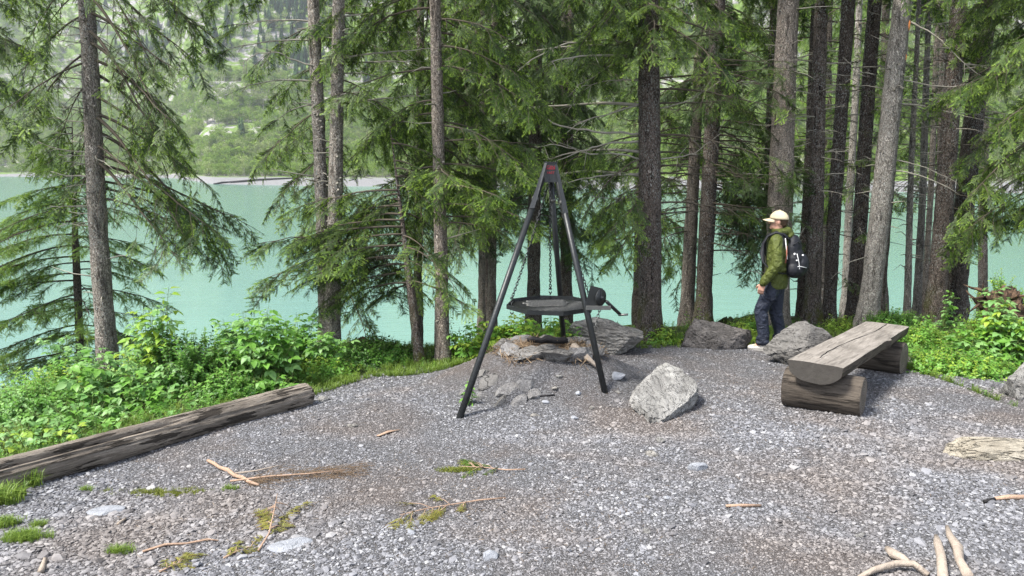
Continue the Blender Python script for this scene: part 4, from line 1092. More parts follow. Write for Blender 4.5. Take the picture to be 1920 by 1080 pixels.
# ================================================================== PERSON
def build_person():
    fp = G(1446, 660); fx, fy = fp.x + .05, fp.y + .12
    rz = math.atan2(.43, -.9)
    root = empty('person', (fx, fy, gzf(fx, fy)), rz)
    tag(root, 'man in olive jacket, navy trousers and cream cap gazing out over the lake', 'person')
    b = Geo()
    # legs, hips, torso (under the clothes), neck, head, arms, hands: one mesh
    hip = {1: (.0, .09, .90), -1: (0, -.09, .90)}; knee = {1: (.14, .11, .51), -1: (-.01, -.09, .49)}; ank = {1: (.10, .12, .10), -1: (-.07, -.10, .10)}
    for s_ in (1, -1):
        b.caps(hip[s_], knee[s_], .085, .055); b.caps(knee[s_], ank[s_], .052, .038); b.caps(ank[s_], (ank[s_][0] + .12, ank[s_][1] + .01, .045), .035, .028)
    b.tube([(0, 0, .84), (0, 0, .95), (0, 0, 1.1), (0, 0, 1.3), (0, 0, 1.42), (0, 0, 1.47)], [.13, .155, .15, .17, .15, .07], 18, flat=.62)
    b.caps((0, -.15, 1.40), (0, .15, 1.40), .055, .055); b.caps((-.01, 0, 1.42), (.015, 0, 1.56), .058, .056)
    b.ell((.005, 0, 1.635), (.097, .076, .108)); b.ell((.045, 0, 1.565), (.058, .052, .055)); b.caps((.098, 0, 1.625), (.118, 0, 1.596), .009, .013)
    b.caps((.082, 0, 1.54), (.094, 0, 1.54), .022, .018); b.caps((.097, -.018, 1.566), (.097, .018, 1.566), .008, .008); b.ell((.078, 0, 1.652), (.022, .05, .012))
    for s_ in (1, -1): b.ell((-.002, s_ * .078, 1.612), (.019, .011, .031)); b.ell((.088, s_ * .03, 1.638), (.012, .014, .009))
    sh = {1: (0, .18, 1.40), -1: (0, -.18, 1.40)}; el = {1: (-.03, .265, 1.12), -1: (0, -.26, 1.12)}; wr = {1: (.12, .275, .885), -1: (.13, -.25, .89)}
    for s_ in (1, -1):
        b.caps(sh[s_], el[s_], .05, .04); b.caps(el[s_], wr[s_], .038, .027)
        w_ = np.array(wr[s_]); pd = np.array([.22, -s_ * .10, -1.0]); pd /= np.linalg.norm(pd); pc = w_ + pd * .055
        across = np.array([1, 0, .22]); across /= np.linalg.norm(across); nn = np.cross(across, pd)
        for q in (-.026, -.009, .009, .026): b.caps(w_ + across * q * .7, w_ + pd * .088 + across * q, .017, .0145, 8)
        for q, l in ((.029, .070), (.010, .080), (-.010, .074), (-.029, .058)):
            p0 = w_ + pd * .088 + across * q; cur = -nn * s_ * -1
            inw = np.array([-.1, -s_ * 1.0, 0.])
            d1 = pd + inw * .25; d1 /= np.linalg.norm(d1); d2 = pd + inw * .8; d2 /= np.linalg.norm(d2)
            p1 = p0 + d1 * l * .45; p2 = p1 + d2 * l * .33; p3 = p2 + (d2 + inw * .4) / np.linalg.norm(d2 + inw * .4) * l * .25
            b.caps(p0, p1, .0095, .0088, 8); b.caps(p1, p2, .0088, .008, 8); b.caps(p2, p3, .008, .007, 8)
        t0 = w_ + pd * .025 + across * .022; t1 = t0 + (pd * .6 + across * .75) * .04; t2 = t1 + (pd * .9 + across * .2 + np.array([0, -s_ * .4, 0])) * .035
        b.caps(t0, t1, .014, .011, 8); b.caps(t1, t2, .011, .009, 8)
    remesh(b.build('body', M['skin'], root), .0055, 4)
    # jacket
    j = Geo()
    j.tube([(0, 0, .80), (0, 0, .84), (-.01, 0, .95), (-.01, 0, 1.1), (-.01, 0, 1.25), (-.005, 0, 1.38), (0, 0, 1.445), (0, 0, 1.49)], [.185, .20, .198, .198, .205, .195, .15, .085], 26, flat=.70)
    j.caps((-.005, -.155, 1.395), (-.005, .155, 1.395), .072, .072)
    for s_ in (1, -1):
        m = tuple((np.array(sh[s_]) + np.array(el[s_])) / 2 + [0, .012 * s_, 0])
        j.caps(sh[s_], m, .079, .074, 14); j.caps(m, el[s_], .074, .068, 14)
        e2 = np.array(el[s_]); w2 = np.array(wr[s_]); 
        for q in range(4): c0 = e2 + (w2 - e2) * q / 4; c1 = e2 + (w2 - e2) * (q + .8) / 4; j.caps(c0, c1, .070 - .004 * q, .061 - .003 * q, 14)
        j.caps(w2 - (w2 - e2) * .08, w2 + (w2 - e2) * .0, .047, .043, 14)
    for q in range(7):
        a = q / 6 * math.pi; j.ell((-.035 - .07 * math.sin(a), .095 * math.cos(a), 1.495 + .012 * math.sin(a * 3)), (.05, .05, .042))
    j.ell((-.10, 0, 1.50), (.065, .10, .06)); j.ell((-.135, 0, 1.455), (.05, .09, .06)); j.tube([(.0, 0, 1.45), (.01, 0, 1.535)], [.092, .082], 20, flat=.95)
    # creases on back and sleeve
    for (p0, p1, r_) in (((-.10, .16, 1.05), (.02, .20, .99), .03), ((.06, .16, 1.20), (.0, .2, 1.12), .03), ((.08, .14, .95), (-.04, .18, .90), .028), ((-.04, .30, 1.17), (.035, .27, 1.14), .026), ((.02, .315, 1.07), (.06, .28, 1.03), .026)):
        j.caps(p0, p1, r_, r_ * .6, 8)
    jk = remesh(j.build('jacket', M['jacket'], root), .007, 3)
    cf = Geo(); w2 = np.array(wr[1]); e2 = np.array(el[1]); u_ = (w2 - e2) / np.linalg.norm(w2 - e2); cf.tube([w2 - u_ * .02, w2 + u_ * .012], [.046, .044], 16); cf.build('cuff', M['jacket'], jk)
    # trousers
    t = Geo()
    t.ell((0, 0, .90), (.118, .165, .115))
    for s_ in (1, -1):
        h_, k_, a_ = (np.array(q[s_]) for q in (hip, knee, ank))
        t.caps(h_ + [0, 0, -.02], k_ + [.0, 0, .03], .108, .083, 16); t.caps(k_ + [.005, 0, .0], a_ + [0, 0, .14], .083, .072, 16); t.caps(a_ + [-.004, 0, .14], a_ + [-.004, 0, .035], .073, .070, 16)
        t.caps(k_ + [-.05, .04, -.05], k_ + [.04, .055, -.02], .035, .03, 8); t.caps(k_ + [-.055, .02, .02], k_ + [.03, .06, .05], .03, .02, 8); t.caps(a_ + [-.03, .03, .10], a_ + [.05, .03, .07], .04, .035, 8); t.caps(a_ + [-.04, .03, .03], a_ + [.045, .03, .02], .042, .04, 8)
        t.ell(h_ + np.array([.02, .085 * s_, -.17]), (.06, .035, .085))
    remesh(t.build('trousers', M['trousers'], root), .008, 4)
    for s_ in (1, -1):
        a_ = ank[s_]; g = Geo(); g.ell((a_[0] - .01, a_[1], .065), (.055, .043, .06)); g.ell((a_[0] + .05, a_[1], .052), (.09, .043, .045)); g.ell((a_[0] + .12, a_[1] + .003, .042), (.065, .045, .036)); g.caps((a_[0] - .01, a_[1], .08), (a_[0] - .012, a_[1], .125), .045, .044)
        shoe = remesh(g.build('shoe', M['shoe'], root), .006, 3)
        g = Geo(); g.ell((a_[0] + .055, a_[1] + .002, .016), (.135, .05, .020)); g.build('sole', M['sole'], shoe)
        g = Geo()
        for q in range(4): x = a_[0] + .05 + q * .022; g.tube([(x, a_[1] - .034, .078 - q * .007), (x + .005, a_[1], .1 - q * .008), (x, a_[1] + .034, .078 - q * .007)], .004, 5)
        g.build('laces', M['white'], shoe)
    # hair, cap
    h = Geo(); h.ell((-.022, 0, 1.635), (.083, .079, .085)); h.ell((-.052, 0, 1.595), (.045, .062, .05)); remesh(h.build('hair', M['hair'], root), .006, 2)
    c = Geo(); V = []; F = []; nn_ = 9; kk = 28
    for i in range(nn_):
        a = math.pi / 2 * i / (nn_ - 1)
        for q in range(kk):
            th = 2 * math.pi * q / kk; V.append((.002 + .113 * math.cos(th) * math.cos(a), .094 * math.sin(th) * math.cos(a), 1.655 + .10 * math.sin(a) + .0 * math.cos(th) - .012 * math.cos(a) * (1 - math.cos(th)) * .5))
    for i in range(nn_ - 1):
        for q in range(kk): F.append((i * kk + q, i * kk + (q + 1) % kk, (i + 1) * kk + (q + 1) % kk, (i + 1) * kk + q))
    c.add(V, F); cap = c.build('cap', M['cap'], root); md = cap.modifiers.new('s', 'SOLIDIFY'); md.thickness = .005
    c = Geo(); V = []; F = []; 
    for i, rr in enumerate((0, .35, .7, 1.)):
        for q, th in enumerate(np.linspace(-1.15, 1.15, 15)):
            x0 = .002 + .110 * math.cos(th); y0 = .092 * math.sin(th); ext = .085 * math.cos(th * 1.15) ** .7 if abs(th) < 1.15 else 0
            V.append((x0 + ext * rr, y0 * (1 - .05 * rr), 1.657 - .018 * rr - .016 * (abs(th) / 1.15) ** 2 * (1 + rr)))
    for i in range(3):
        for q in range(14): F.append((i * 15 + q, (i + 1) * 15 + q, (i + 1) * 15 + q + 1, i * 15 + q + 1))
    c.add(V, F); br = c.build('cap_brim', M['cap'], cap); md = br.modifiers.new('s', 'SOLIDIFY'); md.thickness = .005
    c = Geo(); c.ell((.002, 0, 1.757), (.009, .009, .006)); c.build('cap_button', M['cap'], cap)
    # backpack: a thing of its own
    bp = empty('backpack', root.location[:], rz); tag(bp, 'small black backpack with white marks worn by the man in the olive jacket', 'backpack')
    g = Geo(); g.ell((-.235, 0, 1.14), (.12, .165, .20)); g.ell((-.215, 0, 1.27), (.10, .145, .19)); g.ell((-.25, 0, 1.03), (.13, .17, .11)); g.ell((-.33, 0, 1.10), (.075, .12, .13)); g.ell((-.17, 0, 1.2), (.06, .14, .24)); g.ell((-.235, .12, 1.04), (.08, .07, .09)); g.ell((-.235, -.12, 1.04), (.08, .07, .09))
    remesh(g.build('bag', M['pack'], bp), .007, 4); bp.location = root.location + Matrix.Rotation(rz, 3, 'Z') @ Vector((.035, 0, .01))
    for s_ in (1, -1):
        g = Geo(); g.tube([(-.16, s_ * .09, 1.40), (-.10, s_ * .105, 1.465), (-.02, s_ * .115, 1.482), (.07, s_ * .12, 1.44), (.125, s_ * .13, 1.34), (.13, s_ * .15, 1.22), (.10, s_ * .185, 1.12), (.02, s_ * .212, 1.04), (-.09, s_ * .20, 1.0), (-.18, s_ * .15, .99)], [.05, .05, .048, .042, .036, .03, .022, .014, .014, .016], 10, flat=.45)
        g.build('shoulder_strap', M['pack'], bp)
    g = Geo(); g.ell((-.06, .135, 1.35), (.075, .085, .12)); g.ell((-.05, .16, 1.25), (.06, .055, .10)); g.build('shoulder_panel', M['pack'], bp)
    g = Geo(); g.tube([(-.2, .03, 1.44), (-.2, .02, 1.475), (-.2, -.02, 1.475), (-.2, -.03, 1.44)], .008, 6); g.build('carry_loop', M['pack'], bp)
    for pts, mt, r_ in (([(-.13, .155, 1.42), (-.15, .172, 1.3), (-.17, .178, 1.17)], 'white', .006), ([(-.15, .165, 1.33), (-.16, .180, 1.22), (-.15, .186, 1.12)], 'rust', .008),
                        ([(-.27, .135, 1.24), (-.30, .14, 1.13), (-.31, .14, 1.06), (-.27, .172, 1.03)], 'white', .004), ([(-.24, .165, 1.07), (-.31, .145, 1.09), (-.385, .10, 1.07)], 'white', .004), ([(-.22, .14, 1.34), (-.27, .12, 1.38), (-.29, .05, 1.36)], 'pack', .007)):
        g = Geo(); g.tube(pts, r_, 6); g.build('cord', M[mt], bp)
    for c_, r_ in (((-.245, .158, 1.235), (.012, .006, .014)), ((-.275, .158, 1.16), (.011, .006, .009)), ((-.335, .105, 1.22), (.012, .01, .010))):
        g = Geo(); g.ell(c_, r_); g.build('white_mark', M['white'], bp)
M['rust'] = m_plain('rust_cord', (.30, .12, .08), .7)
build_person()

# ================================================================== PLANTS
def leaf_blade(g, o, d, up, L, W, fold=.25, droop=.3, m=0, serr=0):
    """one ovate pointed leaf folded along its midrib"""
    o = np.array(o, float); d = np.array(d, float); d /= np.linalg.norm(d); up = np.array(up, float)
    s = np.cross(d, up); s /= np.linalg.norm(s); up = np.cross(s, d)
    ts = (0, .18, .42, .68, 1.0); ws = (0, .38, .5, .34, 0)
    V = []; 
    for t, w_ in zip(ts, ws):
        c = o + d * L * t + up * (-droop * t * t * L)
        V += [c - s * W * w_ + up * W * w_ * fold, c, c + s * W * w_ + up * W * w_ * fold]
    F = []
    for i in range(4):
        a = i * 3
        if i == 0: F += [(1, 4, 3), (1, 5, 4)]
        elif i == 3: F += [(a, a + 1, a + 4), (a + 1, a + 2, a + 4)]
        else: F += [(a, a + 1, a + 4, a + 3), (a + 1, a + 2, a + 5, a + 4)]
    g.add(V, F, m)
def compound_leaf(seed, n=5, L=.07):
    r = np.random.default_rng(seed); g = Geo()
    g.tube([(0, 0, 0), (.04, 0, .004), (.085, 0, -.002)], .0014, 3, m=1)
    leaf_blade(g, (.078, 0, 0), (1, r.uniform(-.1, .1), -.15), (0, 0, 1), L * 1.1, L * .72)
    for i in range((n - 1) // 2):
        x = .07 - i * .035
        for sg in (-1, 1): leaf_blade(g, (x, 0, 0), (.45, sg * .9, r.uniform(-.25, .1)), (0, 0, 1), L * r.uniform(.75, .95), L * .55, droop=r.uniform(.1, .4))
    return g
def simple_leaf(seed, L=.08, W=.05):
    r = np.random.default_rng(seed); g = Geo(); g.tube([(0, 0, 0), (.022, 0, .002)], .0012, 3, m=1)
    leaf_blade(g, (.02, 0, 0), (1, 0, -.1), (0, 0, 1), L, W, fold=r.uniform(.1, .4), droop=r.uniform(.1, .45)); return g
def sprig(seed, n=12, L=.16, l=.022, wd=.6):
    r = np.random.default_rng(seed); g = Geo(); tip = np.array([r.uniform(-.3, .3), r.uniform(-.3, .3), 1.]) * L
    g.tube([(0, 0, 0), tuple(tip * .5), tuple(tip)], .0012, 3, m=1)
    for i in range(n):
        t = .15 + .85 * i / n; a = i * 2.4; d = (math.cos(a), math.sin(a), r.uniform(.1, .7))
        leaf_blade(g, tip * t, d, (-.3 * d[0], -.3 * d[1], 1), l * r.uniform(.7, 1.2), l * wd, droop=.2)
    return g
def tuft(seed, n=16, L=.10):
    r = np.random.default_rng(seed); g = Geo(); V = []; F = []
    for i in range(n):
        a = r.uniform(0, 6.28); le = L * r.uniform(.5, 1.2); lean = r.uniform(.2, 1.0); w_ = .0022; o = np.array([r.normal(0, .014), r.normal(0, .014), 0])
        d = np.array([math.cos(a), math.sin(a), 0]); s_ = np.array([-d[1], d[0], 0]) * w_
        p1 = o + d * lean * le * .3 + [0, 0, le * .55]; p2 = o + d * lean * le + [0, 0, le * (1 - .45 * lean)]
        k = len(V); V += [o - s_, o + s_, p1 + s_, p1 - s_, p2]; F += [(k, k + 1, k + 2, k + 3), (k + 3, k + 2, k + 4)]
    g.add(V, F); return g
def star_moss(seed):
    r = np.random.default_rng(seed); g = Geo(); V = []; F = []
    for i in range(26):
        d = r.normal(size=3); d[2] = abs(d[2]) + .3; d /= np.linalg.norm(d); o = np.array([r.normal(0, .012), r.normal(0, .012), 0]); s_ = np.cross(d, [0.1, 0, 1]); s_ = s_ / np.linalg.norm(s_) * .002
        k = len(V); V += [o - s_, o + s_, o + d * .02]; F.append((k, k + 1, k + 2))
    g.add(V, F); return g
def tcoll(gs, m): return [g.build('t', None, mats=[M[m], M['stem']]) for g in gs]
LEAF = {}
for mt in ('leaf_mid', 'leaf_pale', 'leaf_yellow', 'leaf_dark'):
    obs = tcoll([compound_leaf(1, 3, .075), compound_leaf(2, 5, .065), compound_leaf(3, 3, .085), simple_leaf(4, .085, .055), simple_leaf(5, .07, .04)], mt)
    LEAF[mt] = ([o.data for o in obs], template_coll(obs))
SPRIG = {mt: template_coll(tcoll([sprig(i, 12, .15, .026) for i in range(3)], mt)) for mt in ('leaf_mid', 'leaf_dark', 'leaf_yellow', 'leaf_pale')}
TUFT = template_coll([tuft(i).build('t', M['grass']) for i in range(4)])
MOSS = template_coll([star_moss(i).build('t', M['moss']) for i in range(2)])

def shrub(name, label, px, Y, ytop, rad, nst, mt, kinds=(0, 1, 2), scale=1.0, cap=90, dens=.06, group='leafy plants along the bank', cat='shrub', seed=None, mt2=None, spread=1.0, hmin=.35, stem_r=.004):
    """px, Y: where it stands; ytop: pixel row of its highest leaves"""
    seed = seed or int(px); r = np.random.default_rng(seed)
    nst = int(nst * 1.6); scale *= 1.35; hmin = max(hmin, .5)
    x0 = P(px, 500, Y).x; z0 = gzf(x0, Y); H = max(.25, P(px, ytop, Y).z - z0)
    root = empty(name, (x0, Y, z0)); tag(root, label, cat, group)
    leaves = []; gs = Geo()
    for i in range(nst):
        a = r.uniform(0, 6.28); q = math.sqrt(r.random()) * rad; bx, by = q * math.cos(a) * .7, q * math.sin(a) * .5
        h = H * (1 if i == 0 else r.uniform(hmin, 1) * (1 - .35 * (q / max(rad, .01)) ** 2)); out = np.array([math.cos(a), math.sin(a) * .7]) * q * .6 * spread
        bz = gzf(x0 + bx, Y + by) - z0 - .02; top = h
        n = max(4, int((top - bz) / .07)); tt = np.linspace(0, 1, n)
        pts = np.stack([bx + out[0] * tt ** 1.5 + r.normal(0, .006, n).cumsum() * .6, by + out[1] * tt ** 1.5 + r.normal(0, .006, n).cumsum() * .6, bz + (top - bz) * (tt - .06 * tt ** 3)], 1)
        gs.tube(pts, np.linspace(stem_r, .0014, n), 4, cap=False)
        az = r.uniform(0, 6.28); m = max(3, int((top - bz) / dens))
        for j in range(m):
            t = .25 + .75 * (j + r.random() * .5) / m if top - bz > .5 else .1 + .9 * j / m
            f = min(t, .999) * (n - 1); k = int(f); k = min(k, n - 2); p = pts[k] + (pts[k + 1] - pts[k]) * (f - k); az += 2.4
            for rep in range(2):
                aa = az + rep * math.pi + r.uniform(-.4, .4)
                X = np.array([math.cos(aa), math.sin(aa), r.uniform(-.35, .5)]); Z = np.array([-.3 * math.cos(aa), -.3 * math.sin(aa), 1]) + r.normal(0, .28, 3)
                leaves.append((p, X, Z, scale * r.uniform(.6, 1.15) * (1 - .35 * t), int(r.choice(kinds))))
    gs.build('stems', M['stem'], root)['kind'] = 'stuff'
    A = np.array([l[0] for l in leaves]); rot = rot_euler(np.array([l[1] for l in leaves]), np.array([l[2] for l in leaves])); sc = np.array([l[3] for l in leaves]); kd = np.array([l[4] for l in leaves])
    order = np.argsort(-(sc * 1.0 - A[:, 1] * .8 + A[:, 2] * .1)); own = order[:cap]; rest = order[cap:]
    data, col = LEAF[mt]; data2, col2 = LEAF[mt2 or mt]
    for c_, i in enumerate(own):
        o = bpy.data.objects.new('leaf', (data2 if c_ % 3 == 0 else data)[kd[i]]); C.objects.link(o); o.parent = root; o.location = A[i]; o.rotation_euler = rot[i]; o.scale = (sc[i],) * 3
    if len(rest):
        h = len(rest) // 3 if mt2 else 0
        if h: scatter('foliage', A[rest[:h]], rot[rest[:h]], sc[rest[:h]], kd[rest[:h]], col2, root)['kind'] = 'stuff'
        scatter('foliage', A[rest[h:]], rot[rest[h:]], sc[rest[h:]], kd[rest[h:]], col, root)['kind'] = 'stuff'
    return root
def bush(label, px, Y, ytop, wpx, mt, mt2=None, n=900, group='leafy plants along the bank', name='bush', depth=.7):
    n = int(n * 1.5)
    seed = int(px) + 5; r = np.random.default_rng(seed)
    x0 = P(px, 500, Y).x; z0 = gzf(x0, Y); H = max(.15, P(px, ytop, Y).z - z0); W = wpx / FPX * Y / 2
    root = empty(name, (x0, Y, z0)); tag(root, label, 'bush', group)
    u = r.normal(size=(n, 3)); u /= np.linalg.norm(u, axis=1)[:, None]; u[:, 2] = np.abs(u[:, 2]); q = r.uniform(.55, 1.0, n)[:, None]
    lump = 1 + .16 * np.sin(u[:, 0] * 6 + seed) * np.cos(u[:, 1] * 5) + .1 * np.sin(u[:, 2] * 9 + u[:, 0] * 7)
    A = u * q * lump[:, None] * np.array([W, W * depth, H]); 
    gzs = gz(x0 + A[:, 0], Y + A[:, 1]) - z0; A[:, 2] = np.maximum(A[:, 2], gzs) - .10
    Zd = u * .8 + np.array([0, 0, .6]) + r.normal(0, .3, (n, 3)); Xd = np.cross(Zd, r.normal(size=(n, 3)))
    sc = r.uniform(.8, 1.6, n)
    h = int(n * .35) if mt2 else 0
    if h: scatter('foliage', A[:h], rot_euler(Xd[:h], Zd[:h]), sc[:h], r.integers(0, 3, h), SPRIG[mt2], root)['kind'] = 'stuff'
    scatter('foliage', A[h:], rot_euler(Xd[h:], Zd[h:]), sc[h:], r.integers(0, 3, n - h), SPRIG[mt], root)['kind'] = 'stuff'
    g = Geo()
    for i in range(14):
        a = r.uniform(0, 6.28); e = np.array([math.cos(a) * W * .7, math.sin(a) * W * .5, H * .75]); g.tube([(0, 0, -.02), tuple(e * .5 + r.normal(0, .03, 3)), tuple(e)], [.006, .004, .002], 4, cap=False)
    g.build('twigs', M['dark_twig'], root)['kind'] = 'stuff'
    return root
# left bank, from the frame edge towards the twin trunks
bush('low mixed green bush at the left edge above the end of the log', 25, 6.1, 735, 200, 'leaf_mid', 'leaf_pale', 900)
bush('reddish and yellow green tufted bush at the left water side', 95, 7.0, 690, 230, 'leaf_mid', 'leaf_yellow', 1000)
shrub('leafy_plant', 'low light green plants pressed against the left end of the log', 40, 5.35, 800, .40, 18, 'leaf_pale', (0, 3, 4), .8, 70, mt2='leaf_yellow')
shrub('leafy_plant', 'yellow green plants leaning over the log left of its middle', 130, 5.85, 775, .42, 20, 'leaf_pale', (1, 3, 0), .85, 70, mt2='leaf_mid')
shrub('raspberry_shrub', 'large leaved pale raspberry under the tall grey trunk', 200, 6.5, 645, .45, 24, 'leaf_pale', (0, 2), 1.0, 110, mt2='leaf_mid')
shrub('raspberry_shrub', 'airy raspberry canes left of the tall grey trunk reaching over the water', 140, 7.3, 605, .38, 12, 'leaf_pale', (0, 1), .9, 60)
shrub('raspberry_shrub', 'fresh green raspberry just behind the middle of the log', 258, 6.35, 715, .40, 18, 'leaf_mid', (0, 2, 3), .9, 80, mt2='leaf_pale')
shrub('sapling', 'tall slim sapling with drooping yellow green leaves right of the grey trunk', 268, 7.0, 520, .26, 9, 'leaf_pale', (3, 4, 0), 1.15, 90, mt2='leaf_yellow', hmin=.6, stem_r=.008)
bush('yellow leaved bush at the foot of the tall grey trunk', 262, 7.6, 650, 150, 'leaf_yellow', None, 600)
bush('dense dark green bush behind the middle of the log', 345, 7.0, 642, 215, 'leaf_dark', 'leaf_mid', 1900)
bush('small dark bush against the log right of the dense one', 400, 6.75, 715, 130, 'leaf_mid', 'leaf_dark', 700)
shrub('raspberry_shrub', 'big pale raspberry with hanging leaves behind the right half of the log', 462, 7.3, 556, .46, 26, 'leaf_pale', (0, 1, 2), 1.1, 150, mt2='leaf_mid')
shrub('raspberry_shrub', 'green raspberry left of the feet of the twin pale trunks', 560, 7.9, 578, .44, 24, 'leaf_mid', (0, 1, 2), 1.0, 110, mt2='leaf_pale')
shrub('leafy_plant', 'low broad leaved plant hanging over the right end of the log', 480, 6.95, 690, .30, 12, 'leaf_mid', (0, 2), 1.0, 60, mt2='leaf_pale')
bush('low glossy dark bush right of the feet of the twin pale trunks', 685, 8.5, 655, 170, 'leaf_dark', 'leaf_mid', 1400)
bush('low green bush in front of the twin pale trunks', 590, 7.7, 680, 110, 'leaf_mid', 'leaf_yellow', 500)
shrub('sapling', 'thin sparse twiggy sapling left of the thin leaning spruce', 705, 9.3, 625, .25, 5, 'leaf_dark', (4,), .55, 30, dens=.08, hmin=.6)
# centre, behind the mound
shrub('raspberry_shrub', 'bright raspberry thicket behind the left tripod leg', 905, 8.5, 592, .42, 24, 'leaf_mid', (0, 1, 2), .95, 80, mt2='leaf_yellow')
shrub('raspberry_shrub', 'yellow tinged raspberry thicket under the hanging grate', 968, 8.6, 576, .46, 30, 'leaf_yellow', (0, 1, 3), .95, 100, mt2='leaf_mid')
shrub('raspberry_shrub', 'bright raspberry thicket behind the rear tripod leg', 1030, 8.8, 588, .40, 22, 'leaf_mid', (0, 1, 2), .9, 80, mt2='leaf_yellow')
shrub('nettle', 'loose thin leaved stems right of the fissured grey trunk', 868, 8.9, 585, .22, 8, 'leaf_mid', (4,), .8, 40)
bush('small fern green clump between the speckled trunk and the dark boulder', 1245, 9.6, 628, 62, 'leaf_yellow', 'leaf_mid', 260)
shrub('sapling', 'small sapling with fresh leaves before the trunk pair', 1310, 10.3, 545, .14, 4, 'leaf_mid', (4,), .6, 30, hmin=.5, mt2='leaf_yellow')
bush('mossy yellow clump between the legs of the man', 1415, 10.3, 600, 60, 'leaf_yellow', 'leaf_mid', 220)
bush('little green clump at the left foot of the man', 1400, 9.6, 632, 34, 'leaf_yellow', None, 90)
bush('tiny rusty leaved clump left of the pale leaning trunk foot', 1582, 10.6, 606, 34, 'leaf_yellow', None, 70)
# right bank
bush('pale green fine leaved bush right of the far bench log', 1742, 8.9, 622, 120, 'leaf_mid', 'leaf_yellow', 900)
shrub('raspberry_shrub', 'broad low raspberry patch at the right behind the low slab', 1800, 8.4, 625, .52, 26, 'leaf_mid', (0, 1, 2), .95, 150, mt2='leaf_pale')
shrub('raspberry_shrub', 'raspberry patch in front of the torn stump', 1872, 8.1, 590, .44, 24, 'leaf_mid', (0, 2), 1.05, 130, mt2='leaf_pale')
shrub('raspberry_shrub', 'tall raspberry at the right edge beside the torn stump', 1925, 8.2, 530, .34, 16, 'leaf_pale', (0, 2), 1.1, 90, mt2='leaf_yellow')
shrub('leafy_plant', 'thin leafy shoots at the foot of the two thick dark trunks', 1765, 9.9, 535, .3, 10, 'leaf_mid', (1, 4), .8, 60, mt2='leaf_pale')
bush('low leafy cover beneath the raspberry patch at the right', 1835, 7.9, 668, 210, 'leaf_mid', 'leaf_yellow', 900)
bush('leafy mound above the torn stump at the right edge', 1890, 9.3, 522, 110, 'leaf_yellow', 'leaf_mid', 600)
bush('dark undergrowth between the bench and the pole thin trunks', 1690, 10.4, 590, 110, 'leaf_dark', 'leaf_mid', 600)

# torn root stump at the right edge
def build_stump():
    b = P(1880, 560, 8.7); zb = gzf(b.x, 8.7)
    root = empty('root_stump', (b.x, 8.7, zb)); tag(root, 'torn reddish brown root stump among the leaves at the right edge', 'stump')
    V, F = rock_geo((.62, .5, .85), 77, nplanes=9, strata=.12, strata_dir=(1, .4, .1), rough=.14, strata_n=9, sub=5)
    o = mk('stump_core', V, F, M['root'], root)
    r = np.random.default_rng(5); 
    for i in range(11):
        a = r.uniform(2.2, 5.2); p = np.array([math.cos(a) * .22, math.sin(a) * .18, r.uniform(.45, .8)]); pts = [p]; d = np.array([math.cos(a), math.sin(a) * .7, r.uniform(-.3, .5)])
        for q in range(5): d = d + r.normal(0, .3, 3); d /= np.linalg.norm(d); p = p + d * .06; pts.append(p)
        g = Geo(); g.tube(pts, np.linspace(.03, .006, 6), 6, wob=.4, seed=i); g.build('root', M['root'], root)
build_stump()

# ================================================================== GROUND COVER, GRASS, GRAVEL
def strip_points(n, t0, t1, x0=-9, x1=10, seed=1, pw=1.0):
    r = np.random.default_rng(seed); x = r.uniform(x0, x1, n); y = Gv(x) + t0 + (t1 - t0) * r.random(n) ** pw; return r, x, y
r, x, y = strip_points(26000, .05, 4.5, seed=21, pw=1.3)
ed = Edge(x)
m = (y < ed + 3.2); x, y = x[m], y[m]; n = len(x)
A = np.stack([x, y, gz(x, y) - .01], 1)
nearpath = (x > -1.9) & (x < 5) 
Z = np.array([0, 0, 1.]) + r.normal(0, .35, (n, 3)); X = np.cross(Z, r.normal(size=(n, 3)))
sc = r.uniform(.35, .85, n); sel = (r.random(n) < np.where(nearpath, .25, .85))
for k_, (mt, frac) in enumerate((('leaf_mid', (0, .6)), ('leaf_dark', (.6, .9)), ('leaf_yellow', (.9, 1.)))):
    q = r.random(n); pat = (np.sin(x * 2.1 + 1) * np.cos(y * 2.7) * .25 + q); f = sel & (pat >= frac[0]) & (pat < frac[1])
    tag(scatter('ground_cover', A[f], rot_euler(X[f], Z[f]), sc[f], r.integers(0, 3, f.sum()), SPRIG[mt]), ['mid green small leaved ground cover on the bank', 'dark green small leaved ground cover on the bank', 'yellow green small leaved ground cover on the bank'][k_], kind='stuff')
r, x, y = strip_points(15000, -.12, 1.6, seed=22, pw=1.5)
keep = (r.random(len(x)) < .35 + .65 * (np.sin(x * 5) * np.cos(y * 4) > -.4)) & ~((x > 1.0) & (x < 3.2) & (r.random(len(x)) < .8)); x, y = x[keep], y[keep]; n = len(x)
rot = np.zeros((n, 3)); rot[:, 2] = r.random(n) * 6.28
tag(scatter('grass', np.stack([x, y, gz(x, y)], 1), rot, r.uniform(.35, .95, n), r.integers(0, 4, n), TUFT), 'short grass along the edge of the gravel', kind='stuff')
